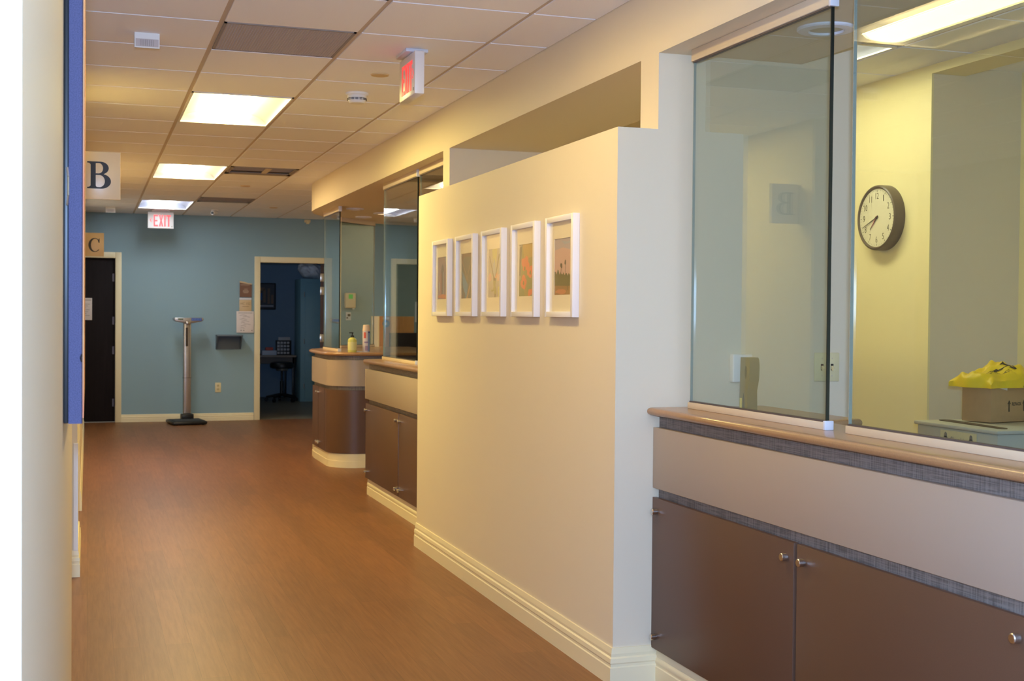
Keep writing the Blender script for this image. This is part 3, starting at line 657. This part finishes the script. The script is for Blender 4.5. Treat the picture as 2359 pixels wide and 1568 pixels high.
for n, (yc, plist) in enumerate(zip((6.860, 6.383, 5.910, 5.437, 4.968), PICS)):
    # local: x right (-Y), y into the wall (+X), front at y=-.03
    t = thing('framed_picture', 'white framed print: %s, %s of five' % (PN[n], ORD[n]), 'picture', (1.90, yc, 1.3975), -PI/2, 'white framed pictures on the cream wall')
    W, Hh, R = .167, .425, .0235
    mb = MB()
    mb.box(-W, -W+R, -.030, -.0005, 0, Hh, .0012); mb.box(W-R, W, -.030, -.0005, 0, Hh, .0012); mb.box(-W+R, W-R, -.030, -.0005, 0, R, .0012); mb.box(-W+R, W-R, -.030, -.0005, Hh-R, Hh, .0012)
    mb.build('frame', mat('white_frame', (236, 232, 232), .4), t)
    px0, px1, pz0, pz1 = -.095, .095, .094, .331
    mb = MB()                                  # mat board with an opening
    mb.box(-W+R, px0, -.013, -.010, R, Hh-R); mb.box(px1, W-R, -.013, -.010, R, Hh-R); mb.box(px0, px1, -.013, -.010, R, pz0); mb.box(px0, px1, -.013, -.010, pz1, Hh-R)
    mb.build('mat_board', mat('cream_mat', (240, 230, 206), .75), t)
    mb = MB(); ms = []
    for j, (k, pts) in enumerate(plist):
        if PM[k] not in ms: ms.append(PM[k])
        mb.mi = ms.index(PM[k])
        q = [(min(1, max(0, x)), min(1, max(0, y))) for x, y in pts]
        mb.curve([[(px0+x*(px1-px0), pz0+y*(pz1-pz0)) for x, y in q]], FACE(0, -.0095-j*.00012, 0), 0)
    mb.build('print', ms, t, smooth=False)
    MB().box(-W+R, W-R, -.0175, -.0155, R, Hh-R).build('glazing', M_PICGLASS, t)

# ================================================================== counters
def knob_at(parent, off, x, y, z, d=(-1, 0)):
    mb = MB(); p0 = Vector((x, y, z)); v = Vector((d[0], d[1], 0))
    mb.cyl(p0, p0+v*.006, .008, n=16); mb.cyl(p0+v*.004, p0+v*.020, .0125, n=20); mb.cyl(p0+v*.020, p0+v*.022, .0125, .0105, n=20)
    return mb.build('standoff_knob', M_CHROME, parent, off=off)
def straight_counter(name, lab, y0, y1, doors, xb=2.085, depth=.24, far_end=False):
    t = thing(name, lab, 'counter', (xb+depth/2, (y0+y1)/2, 0)); L = t.location.copy()
    MB().box(xb, xb+depth, y0, y1, 0, 1.0255).build('carcass', M_WEAVE, t, off=L)
    MB().box(xb-.027, xb-.0005, y0+.002, y1-.002, .747, .979, .0015).build('apron_panel', M_APRON, t, off=L)
    base_run([(xb, y0), (xb, y1)], .125, .014).build('toe_board', M_TRIM, t, off=L)
    for a, b in doors:
        dp = MB().box(xb-.027, xb-.009, a, b, .132, .711, .0015).build('door_panel', M_DOOR, t, off=L)
        for yy in (a+.04, b-.04):
            for zz in (.182, .661): knob_at(dp, L, xb-.027, yy, zz)
    if far_end:
        dp = MB().box(xb+.02, xb+depth, y1+.009, y1+.027, .132, .711, .0015).build('end_panel', M_DOOR, t, off=L)
        for zz in (.182, .661): knob_at(dp, L, xb+.03, y1+.027, zz, (0, 1))
        MB().box(xb-.027, xb+depth, y1+.0005, y1+.027, .747, .979, .0015).build('end_apron', M_APRON, t, off=L)
    return t
straight_counter('reception_counter', 'near reception counter with taupe apron and brown door panels', -.4, 4.419, [(3.392, 4.417), (2.36, 3.374), (1.33, 2.342), (.30, 1.312)])
straight_counter('reception_counter', 'middle reception counter beyond the picture wall, flat brown doors', 7.512, 9.70, [(8.61, 9.70), (7.52, 8.59)], far_end=True)
o = MB().prism([(2.032, -.4), (2.032, 4.418), (2.54, 4.418), (2.54, 3.75), (2.345, 3.7), (2.345, -.4)], 1.026, 1.056, b=.0145, seg=4).build('countertop', M_TOP); tag(o, 'near tan laminate countertop with rounded brown nosing, under the big glass', 'countertop', 'laminate countertops')
o = MB().prism([(2.032, 7.515), (2.032, 9.68), (2.08, 9.74), (2.36, 9.74), (2.36, 7.515)], 1.026, 1.056, b=.0145, seg=4).build('countertop', M_TOP); tag(o, 'middle laminate countertop just beyond the picture wall', 'countertop', 'laminate countertops')
# far curved counter
def rc(cx, cy, r, a0, a1, n): return [(cx+r*math.cos(math.radians(a0+(a1-a0)*q/n)), cy+r*math.sin(math.radians(a0+(a1-a0)*q/n))) for q in range(n+1)]
FP = [(3.1, 11.40), (2.60, 11.40)]+rc(2.36, 11.64, .24, 270, 180, 9)+[(2.12, 11.9), (2.12, 12.1), (2.12, 12.3)]+[(2.135, 12.5), (2.19, 12.7), (2.30, 12.9), (2.45, 13.08), (2.62, 13.25), (2.9, 13.5)]
FP = FP[::-1]     # left side of the path is outwards after reversal
def closed(d): return offset_path(FP, d)+[(3.1, 11.40-d), (3.3, 11.40-d), (3.3, 13.5)]
sgn = 1 if offset_path(FP, .05)[8][0] < FP[8][0] else -1
def OP(seg, d0, d1): return strip(seg, sgn*d0, sgn*d1)
t = thing('reception_counter', 'farthest counter with a rounded corner and curved brown panel', 'counter', (2.6, 12.3, 0)); L = t.location.copy()
MB().prism(FP+[(3.3, 11.40), (3.3, 13.5)], 0, 1.0255).build('carcass', M_WEAVE, t, off=L)
MB().prism(OP(FP, .0005, .027), .747, .985).build('apron_panel', M_APRON, t, off=L, ang=30)
seg_a = [p for p in FP if p[0] <= 2.19+1e-6 and 12.08 <= p[1] <= 12.75]; seg_b = [p for p in FP if p[0] < 2.13 and 11.7 < p[1] < 12.0]
i1 = min(range(len(FP)), key=lambda i: abs(FP[i][1]-11.64)+abs(FP[i][0]-2.12)); cur = FP[i1:]
dp = MB().prism(OP([(2.12, 11.70)]+cur[:-2]+[(2.47, 11.40)], .009, .027), .132, .711).build('door_panel', M_DOOR, t, off=L, ang=30); dp['label'] = 'curved brown panel'
dp = MB().prism(OP([(2.12, 12.03), (2.12, 11.715)], .009, .027), .132, .711).build('door_panel', M_DOOR, t, off=L); [knob_at(dp, L, 2.093, 11.99, z) for z in (.185, .661)]
dp = MB().prism(OP([(2.12, 12.36), (2.12, 12.045)], .009, .027), .132, .711).build('door_panel', M_DOOR, t, off=L); [knob_at(dp, L, 2.093, 12.085, z) for z in (.185, .661)]
dp = MB().prism(OP([(2.49, 11.40), (3.1, 11.40)], .009, .027), .132, .711).build('door_panel', M_DOOR, t, off=L)
MB().prism(OP(FP, .0005, .016), 0, .128).build('toe_board', M_TRIM, t, off=L, ang=30)
MB().prism(OP(FP, .0005, .021), 0, .062).build('toe_board', M_TRIM, t, off=L, ang=30)
o = MB().prism(offset_path(FP, sgn*.055)+[(3.35, 11.345), (3.35, 13.5)], 1.026, 1.056, b=.0145, seg=4).build('countertop', M_TOP, ang=50); tag(o, 'farthest laminate countertop with curved corner, holding soap and spray can', 'countertop', 'laminate countertops')

# ================================================================== glass partitions: pane, two channels, edges, caps
def glass_panel(x0, y0, x1, y1, lab, near_dark=True, caps=True):
    """from far/left end (x0,y0) to near/right end (x1,y1)"""
    d = Vector((x1-x0, y1-y0)); L = d.length; ang = math.atan2(d.y, d.x)
    t = thing('glass_panel', lab, 'glass panel', (x0, y0, 1.056), ang, 'glass panels over the counters')
    zb, zt, top = .027, 1.306, SOF-1.056
    MB().box(.0025, L-.004, -.005, .005, zb, zt).build('pane', M_GLASS, t)
    MB().box(0, .0025, -.005, .005, zb, zt).build('polished_edge', M_EDGEL, t)
    MB().box(L-.004, L, -.0055, .0055, zb, zt).build('polished_edge', M_EDGE if near_dark else M_EDGEL, t)
    c1 = MB().box(-.003, L+.003, -.014, .014, 0, zb-.003, .002).build('bottom_channel', M_CHANNEL, t)
    MB().box(.0, L, -.008, .008, zb-.004, zb+.002).build('gasket', M_LINE, c1)
    c2 = MB().box(-.003, L+.003, -.014, .014, zt+.003, top-.0005, .002).build('top_channel', M_CHANNEL, t)
    MB().box(.0, L, -.008, .008, zt-.002, zt+.004).build('gasket', M_LINE, c2)
    if caps:
        MB().box(L-.002, L+.010, -.016, .016, .0, zb+.002, .002).build('end_cap', M_CAP, c1); MB().box(L-.002, L+.010, -.016, .016, zt-.002, top-.0005, .002).build('end_cap', M_CAP, c2)
    return t
GX = 2.172
glass_panel(GX, 4.325, GX, 3.392, 'tall glass pane left of the gap on the near counter')
glass_panel(GX, 3.272, GX, 1.2, 'wide glass pane at the right edge, in front of the clock')
glass_panel(GX, 9.58, GX, 8.535, 'glass pane on the middle counter left of the picture wall')
glass_panel(GX, 8.465, GX, 7.53, 'glass pane mostly hidden behind the far end of the picture wall')
glass_panel(2.225, 12.47, 2.225, 11.68, 'far glass pane on the left side of the curved counter')
glass_panel(2.49, 13.02, 2.945, 13.49, 'angled glass pane at the back of the curved counter, in front of the wall dispenser', near_dark=False, caps=False)

# ================================================================== things on / behind the counters
t = thing('soap_bottle', 'yellow green pump bottle of soap on the far curved countertop', 'bottle', (2.305, 11.47, 1.056))
MB().lathe([(0, 0), (.036, 0), (.040, .006), (.041, .10), (.038, .118), (.024, .132), (.013, .137), (0, .137)], 28).build('bottle', mat('green_soap', (206, 210, 120), .25), t)
MB().lathe([(0, .137), (.016, .137), (.016, .152), (.008, .156), (.005, .158), (.005, .176), (0, .176)], 20).build('pump_collar', M_BLACK, t)
mb = MB(); mb.box(-.03, .010, -.006, .006, .174, .184, .003); mb.build('pump_spout', M_BLACK, t)
MB().lathe([(.0412, .02), (.0414, .021), (.0414, .094), (.0412, .095)], 28).build('label', mat('clear_label', (214, 214, 150), .4), t)
t = thing('spray_can', 'tall white aerosol can with red and blue print on the far curved countertop', 'spray can', (2.435, 11.47, 1.056))
MB().lathe([(0, 0), (.033, 0), (.034, .004), (.034, .19), (.031, .198), (0, .198)], 28).build('can', mat('can_white', (206, 200, 208), .3), t)
MB().lathe([(0, .196), (.034, .196), (.035, .20), (.029, .25), (.024, .253), (0, .253)], 28).build('cap', mat('cap_white', (236, 214, 190), .4), t)
def wrap(a0, a1, z0, z1, r=.0345):
    mb = MB(); n = 6; lo = []; hi = []
    for q in range(n+1):
        a = math.radians(a0+(a1-a0)*q/n); lo.append(mb.bm.verts.new((r*math.cos(a), r*math.sin(a), z0))); hi.append(mb.bm.verts.new((r*math.cos(a), r*math.sin(a), z1)))
    for q in range(n): mb.bm.faces.new((lo[q], lo[q+1], hi[q+1], hi[q]))
    return mb
wrap(215, 255, .13, .185).build('red_print', mat('can_red', (206, 96, 88), .4), t); wrap(285, 330, .01, .19).build('blue_print', mat('can_blue', (130, 160, 208), .4), t)
wrap(290, 320, .178, .192, .0348).build('navy_print', mat('can_navy', (40, 48, 130), .4), t); wrap(240, 290, .015, .06).build('violet_print', mat('can_violet', (150, 130, 170), .4), t); wrap(225, 285, .085, .10).build('band_print', mat('can_violet', (150, 130, 170), .4), t)
o = MB().lathe([(0, 0), (.03, 0), (.032, .006), (.028, .008), (0, .008)], 20, sx=1.5).build('small_dish', M_CAP); o.location = (2.37, 11.52, 1.056); tag(o, 'tiny pale dish between the soap bottle and the spray can', 'dish')
t = thing('soap_dispenser', 'cream wall dispenser with green panel seen through the far angled glass', 'dispenser', (3.355, 16.91, 1.49))
MB().box(-.072, .072, -.09, -.001, .0, .205, .014, 3).build('housing', mat('dispenser_cream', (226, 204, 170), .4), t)
MB().box(-.028, .03, -.093, -.088, .125, .185, .002).build('green_panel', mat('vivid_green', (70, 200, 70), .4, emit=(.1, .6, .1), es=.12), t)
MB().box(.03, .055, -.08, -.04, -.018, .002, .003).build('nozzle', M_CAP, t)
t = thing('wall_switch', 'small white switch plate with dark rocker below the cream dispenser', 'switch', (3.342, 16.91, 1.38))
MB().box(-.035, .035, -.008, -.0005, -.055, .055, .002).build('cover_plate', M_CAP, t); mb = MB(); mb.box(-.012, .026, -.011, -.008, -.002, .03); mb.box(-.028, -.006, -.011, -.008, -.032, -.012); mb.build('rocker', M_DARK, t)
# soffit discs
def disc(x, y, lab, lit=False, r=.11):
    t = thing('recessed_downlight', lab, 'downlight', (x, y, SOF), group='round downlights in the soffit')
    MB().lathe([(r*.62, 0), (r, 0), (r, -.006), (r*.95, -.010), (r*.62, -.012), (r*.60, -.002)], 36).build('trim_ring', mat('disc_white', (232, 230, 236), .45), t)
    MB().lathe([(0, -.001), (r*.61, -.001), (r*.60, -.004), (r*.3, -.007), (0, -.008)], 32).build('lens', mat('warm_disc', (255, 236, 190), .4, emit=(1, .72, .34), es=1.6) if lit else mat('disc_lens', (196, 188, 160), .4), t)
disc(2.432, 3.84, 'round unlit downlight in the soffit above the near glass', r=.10)
disc(2.41, 11.9, 'unlit soffit disc farther left, above the curved counter', r=.085); disc(2.69, 12.85, 'unlit soffit disc at the back, above the curved counter', r=.085); disc(2.80, 12.32, 'softly glowing warm soffit disc at the left edge of the middle glass', True, .12)
# cabinet with monitor behind the middle counter
t = thing('wooden_bookcase', 'tan wooden bookcase with a blue round sticker behind the middle glass', 'cabinet', (3.36, 14.5, 0))
b = MB().box(-.17, .25, -.16, .2, 0, 1.385, .003).build('body', mat('honey_wood', (190, 140, 88), .5, noise=.1, nscale=5, stretch=(10, 10, .8)), t)
MB().box(-.185, -.165, -.17, .2, 0, 1.386, .002).build('edge_panel', M_TRIM, b)
mb = MB(); mb.lathe([(0, -.1605), (.042, -.1605), (.042, -.163), (0, -.163)], 24, 'y', (-.085, 0, 1.30)); s1 = mb.build('round_sticker', mat('sticker_blue', (90, 120, 160), .5), b)
mb = MB(); mb.box(-.097, -.073, -.1638, -.163, 1.285, 1.315); mb.build('sticker_mark', M_PAPER, s1)
MB().box(-.12, -.05, -.163, -.16, 1.35, 1.375).build('card', M_PAPER, b)
t = thing('storage_credenza', 'low wooden credenza holding the black monitor behind the middle glass', 'cabinet', (3.62, 14.0, 0))
MB().box(-.48, .9, -.18, .22, 0, .97, .003).build('body', M_TRIM, t); MB().box(-.5, .92, -.2, .24, .97, 1.0, .005).build('worktop', M_TOP, t)
t = thing('computer_monitor', 'black computer monitor in front of the tan bookcase', 'monitor', (3.36, 14.0, 1.0))
MB().box(-.12, .22, -.02, .02, .03, .20, .004).build('screen', M_BLACK, t); MB().box(.0, .08, .0, .04, .02, .09).build('stand', M_BLACK, t); MB().box(-.04, .12, -.06, .08, .0, .012, .003).build('foot', M_BLACK, t)

# ---- near reception room
t = thing('light_switch', 'ivory double toggle switch plate on the pale wall at the glass gap', 'switch', (2.820, 4.42, 1.206))
p = MB().box(-.0575, .0575, -.007, -.0005, -.0575, .0575, .003).build('cover_plate', M_IVORY, t)
for x in (-.023, .023):
    MB().box(x-.006, x+.006, -.0078, -.0065, -.013, .013).build('slot', M_DARK, p)
    mb = MB(); mb.prism([(-.006, -.008), (-.024, -.016), (-.024, -.006), (-.006, .006)], x-.0045, x+.0045, 'x'); mb.build('toggle', M_IVORY, p)
    for z in (-.035, .035): MB().lathe([(0, -.007), (.003, -.007), (.003, -.0085), (0, -.0085)], 10, 'y', (x, 0, z)).build('screw', M_CHANNEL, p)
t = thing('white_wall_box', 'white wall box with a small grey button on the pale wall behind the glass', 'wall box', (2.423, 4.42, 1.204))
MB().box(-.041, .045, -.034, -.0005, -.055, .055, .006, 3).build('housing', M_WHITE, t); MB().lathe([(0, -.034), (.005, -.034), (.005, -.037), (0, -.037)], 14, 'y', (.0, 0, -.040)).build('button', M_DARK, t)
t = thing('beige_stand', 'beige plastic upright stand with an oval hole, behind the near glass pane', 'stand', (2.243, 4.02, 1.056), math.radians(9))
M_BEIGE = mat('beige_plastic', (134, 131, 110), .45)
# outline in (y, z): side face towards -x, back towards +y
out = [(-.028, 0), (-.025, .085), (-.029, .10), (-.036, .13), (-.038, .17), (-.035, .195), (-.029, .204), (.015, .204), (.021, 0), (.003, 0), (.0, .06), (-.004, .078), (-.008, .06), (-.011, 0)]
mb = MB()
hole = [(-.015+.006*math.cos(2*PI*q/16), .150+.024*math.sin(2*PI*q/16)) for q in range(16)]
M2 = Matrix(((0, 0, 1, 0), (1, 0, 0, 0), (0, 1, 0, 0), (0, 0, 0, 1)))
mb.curve([out, hole], M2, .022); body = mb.build('body', M_BEIGE, t)
MB().box(-.0235, -.022, .005, .016, .0, .058).build('yellow_tag', mat('cream_tag', (226, 208, 130), .5), body)
# clock
t = thing('wall_clock', 'round wall clock with brown rim on the yellow wall', 'clock', (4.0, 5.722, 1.935), -PI/2)
MB().lathe([(.0, -.0005), (.172, -.0005), (.172, -.050), (.169, -.059), (.162, -.063), (.156, -.060), (.154, -.052), (0, -.050)], 72, 'y').build('rim', mat('bronze_rim', (98, 84, 68), .35), t)
MB().lathe([(0, -.0505), (.1535, -.0525), (.1535, -.0535), (0, -.0535)], 64, 'y').build('face', mat('clock_face', (234, 226, 196), .6), t)
mb = MB()
for q in range(60):
    a = 2*PI*q/60; r0, r1, w_ = (.136, .147, .0019) if q % 5 == 0 else (.142, .147, .0009)
    c, s_ = math.sin(a), math.cos(a); mb.poly([(r0*c-w_*s_, -.0538, r0*s_+w_*c), (r0*c+w_*s_, -.0538, r0*s_-w_*c), (r1*c+w_*s_, -.0538, r1*s_-w_*c), (r1*c-w_*s_, -.0538, r1*s_+w_*c)])
mb.build('minute_marks', M_INK, t)
mb = MB()
for h_ in range(1, 13):
    a = 2*PI*h_/12; r_ = .115; cx, cz = r_*math.sin(a), r_*math.cos(a); ww = .0135 if h_ >= 10 and h_ != 11 else (.0115 if h_ == 11 else .0078)
    if h_ == 1: ww = .0036
    mb.text(str(h_), cx-ww, cx+ww, cz-.0165, cz+.0165, FACE(0, -.0538, 0), .0003)
mb.build('numerals', mat('clock_ink', (92, 84, 66), .6), t)
def hand(name, ang, L, w_, tail, y, m):
    a = math.radians(ang); d = Vector((math.sin(a), 0, math.cos(a))); n = Vector((d.z, 0, -d.x)); mb = MB()
    P = [d*-tail+n*w_, d*L*.1+n*w_, d*L+n*w_*.4, d*L-n*w_*.4, d*L*.1-n*w_, d*-tail-n*w_]
    lo = [mb.bm.verts.new((p.x, y, p.z)) for p in P]; hi = [mb.bm.verts.new((p.x, y-.001, p.z)) for p in P]
    mb.bm.faces.new(lo); mb.bm.faces.new(hi)
    for q in range(6): mb.bm.faces.new((lo[q], lo[(q+1) % 6], hi[(q+1) % 6], hi[q]))
    mb.build(name, m, t)
hand('hour_hand', 224, .082, .0035, .014, -.0555, M_INK); hand('minute_hand', 249, .132, .003, .018, -.0575, M_INK); hand('second_hand', 218, .062, .0022, .01, -.0595, mat('hand_red', (200, 70, 90), .5))
MB().lathe([(0, -.0535), (.006, -.0535), (.006, -.061), (0, -.061)], 16, 'y').build('hub', M_INK, t)
MB().lathe([(0, -.068), (.08, -.0665), (.154, -.060), (.154, -.0585), (.08, -.065), (0, -.0665)], 64, 'y').build('lens', M_PICGLASS, t)
# shredding bin, box, bag
t = thing('shredding_bin', 'grey document bin with a slotted lid behind the right glass', 'bin', (3.78, 4.49, 0))
M_BIN = mat('bin_grey', (186, 188, 178), .45); L = Vector((3.78, 4.49, 0))
MB().box(3.51, 4.08, 4.235, 4.76, .0, .935, .006).build('body', M_BIN, t, off=L)
lid = MB().box(3.498, 4.09, 4.222, 4.772, .935, .951, .005).build('lid', M_BIN, t, off=L)
MB().prism([(3.60, 4.72), (3.612, 4.745), (3.645, 4.752), (3.66, 4.73), (3.612, 4.30), (3.598, 4.284), (3.578, 4.288), (3.570, 4.31)], .951, .954).build('slot', M_DARK, lid, off=L)
mb = MB(); mb.box(3.5065, 3.509, 4.36, 4.595, .845, .925); pl = mb.build('label', mat('label_cream', (222, 214, 170), .5), t, off=L)
ML = Matrix.Translation((3.506, 4.595, .845)) @ Matrix.Rotation(-PI/2, 4, 'Z') @ Matrix.Rotation(PI/2, 4, 'X')
mb = MB(); mb.text('Shred-it', .070, .165, .028, .056, ML, .0004); mb.build('lettering', M_GREYINK, pl, off=L)
mb = MB()
for cx in (.035, .20):
    mb.curve([arc(cx, .034, .018, .022, 0, 360, 16)[:-1], arc(cx, .036, .010, .012, 0, 360, 12)[:-1]], ML, .0004)
    mb.curve([[(cx-.010, .05), (cx+.010, .05), (cx+.008, .068), (cx, .073), (cx-.008, .068)]], ML, .0004)
mb.build('emblems', mat('emblem_grey', (120, 122, 124), .6), pl, off=L)
# cardboard box, rotated
t = thing('cardboard_box', 'brown cardboard box with black arrows, on top of the grey bin', 'box', (3.72, 4.533, .9545), math.radians(12.5))
b = MB().box(0, .34, 0, .155, 0, .150, .002).build('carton', mat('cardboard', (178, 142, 100), .7, noise=.05, nscale=30), t)
mb = MB()
for x in (.118, .218):
    mb.curve([[(x-.004, .045), (x+.004, .045), (x+.004, .078), (x+.011, .078), (x, .095), (x-.011, .078), (x-.004, .078)]], FACE(0, -.0006, 0), .0004)
mb.text('REPACK', .137, .200, .070, .086, FACE(0, -.0006, 0), .0004, .01); mb.build('print', M_INK, b)
MB().prism([(.05, .150), (.105, .150), (.103, .138)], -.0012, -.0002, 'y').build('torn_tape', M_PAPER, b)
# yellow plastic bag: crumpled folded sheet mound
def hz(u, v):
    e = min(1, 9*min(u+.05, 1.05-u))*min(1, 3.4*min(v+.10, 1.10-v)); e = max(0, e)**.7
    r_ = .052+.010*v+.040*math.exp(-((u-.52)/.17)**2)+.006*math.sin(9*u+4*v)+.005*math.sin(31*u-17*v)+.004*math.sin(27*v+13*u)+.004*abs(math.sin(41*u+9*v))
    return max(.003, e*r_)
def bag_pt(u, v, dz=0): return Vector((-.035+.43*u+.012*math.sin(9*v), -.025+.23*v+.010*math.sin(11*u), .1505+hz(u, v)+dz))
t = thing('plastic_bag', 'crumpled yellow plastic bag with black print, on top of the cardboard box', 'bag', (3.72, 4.533, .9545), math.radians(12.5))
mb = MB(); N, Mv = 44, 26
top = [[mb.bm.verts.new(bag_pt(i/N, j/Mv)) for j in range(Mv+1)] for i in range(N+1)]
bot = [[mb.bm.verts.new((bag_pt(i/N, j/Mv).x, bag_pt(i/N, j/Mv).y, .1502)) for j in range(Mv+1)] for i in range(N+1)]
for i in range(N):
    for j in range(Mv):
        mb.bm.faces.new((top[i][j], top[i+1][j], top[i+1][j+1], top[i][j+1])); mb.bm.faces.new((bot[i][j], bot[i][j+1], bot[i+1][j+1], bot[i+1][j]))
for i in range(N):
    mb.bm.faces.new((top[i][0], bot[i][0], bot[i+1][0], top[i+1][0])); mb.bm.faces.new((top[i][Mv], top[i+1][Mv], bot[i+1][Mv], bot[i][Mv]))
for j in range(Mv):
    mb.bm.faces.new((top[0][j], top[0][j+1], bot[0][j+1], bot[0][j])); mb.bm.faces.new((top[N][j], bot[N][j], bot[N][j+1], top[N][j+1]))
bg = mb.build('bag_body', mat('yellow_plastic', (240, 206, 18), .5, noise=.05, nscale=25), t, ang=60)
def on_bag(mbp):
    t2 = mbp.bm; bmesh.ops.subdivide_edges(t2, edges=t2.edges[:], cuts=2)
    for v in t2.verts: v.co = bag_pt(v.co.x, v.co.y, .0018)
    return mbp
I4 = Matrix.Identity(4)
mb = MB(); mb.curve([[(.34, .44), (.36, .49), (.41, .49), (.41, .45), (.455, .28), (.475, .45), (.46, .49), (.52, .49), (.51, .44), (.485, .20), (.45, .20), (.37, .44)]], I4, 0); on_bag(mb).build('letter_v', M_INK, bg)
mb = MB(); mb.text('UNIVERSITY', .10, .40, .17, .27, I4, 0); on_bag(mb).build('lettering', mat('bag_ink', (96, 84, 10), .6), bg)
mb = MB()                                      # darker folded flap showing olive lining
mb.prism([(.14, .1515), (.20, .168), (.395, .172), (.395, .154), (.28, .152)], -.034, -.006, 'y'); mb.build('fold', mat('olive_plastic', (160, 156, 20), .4), bg)
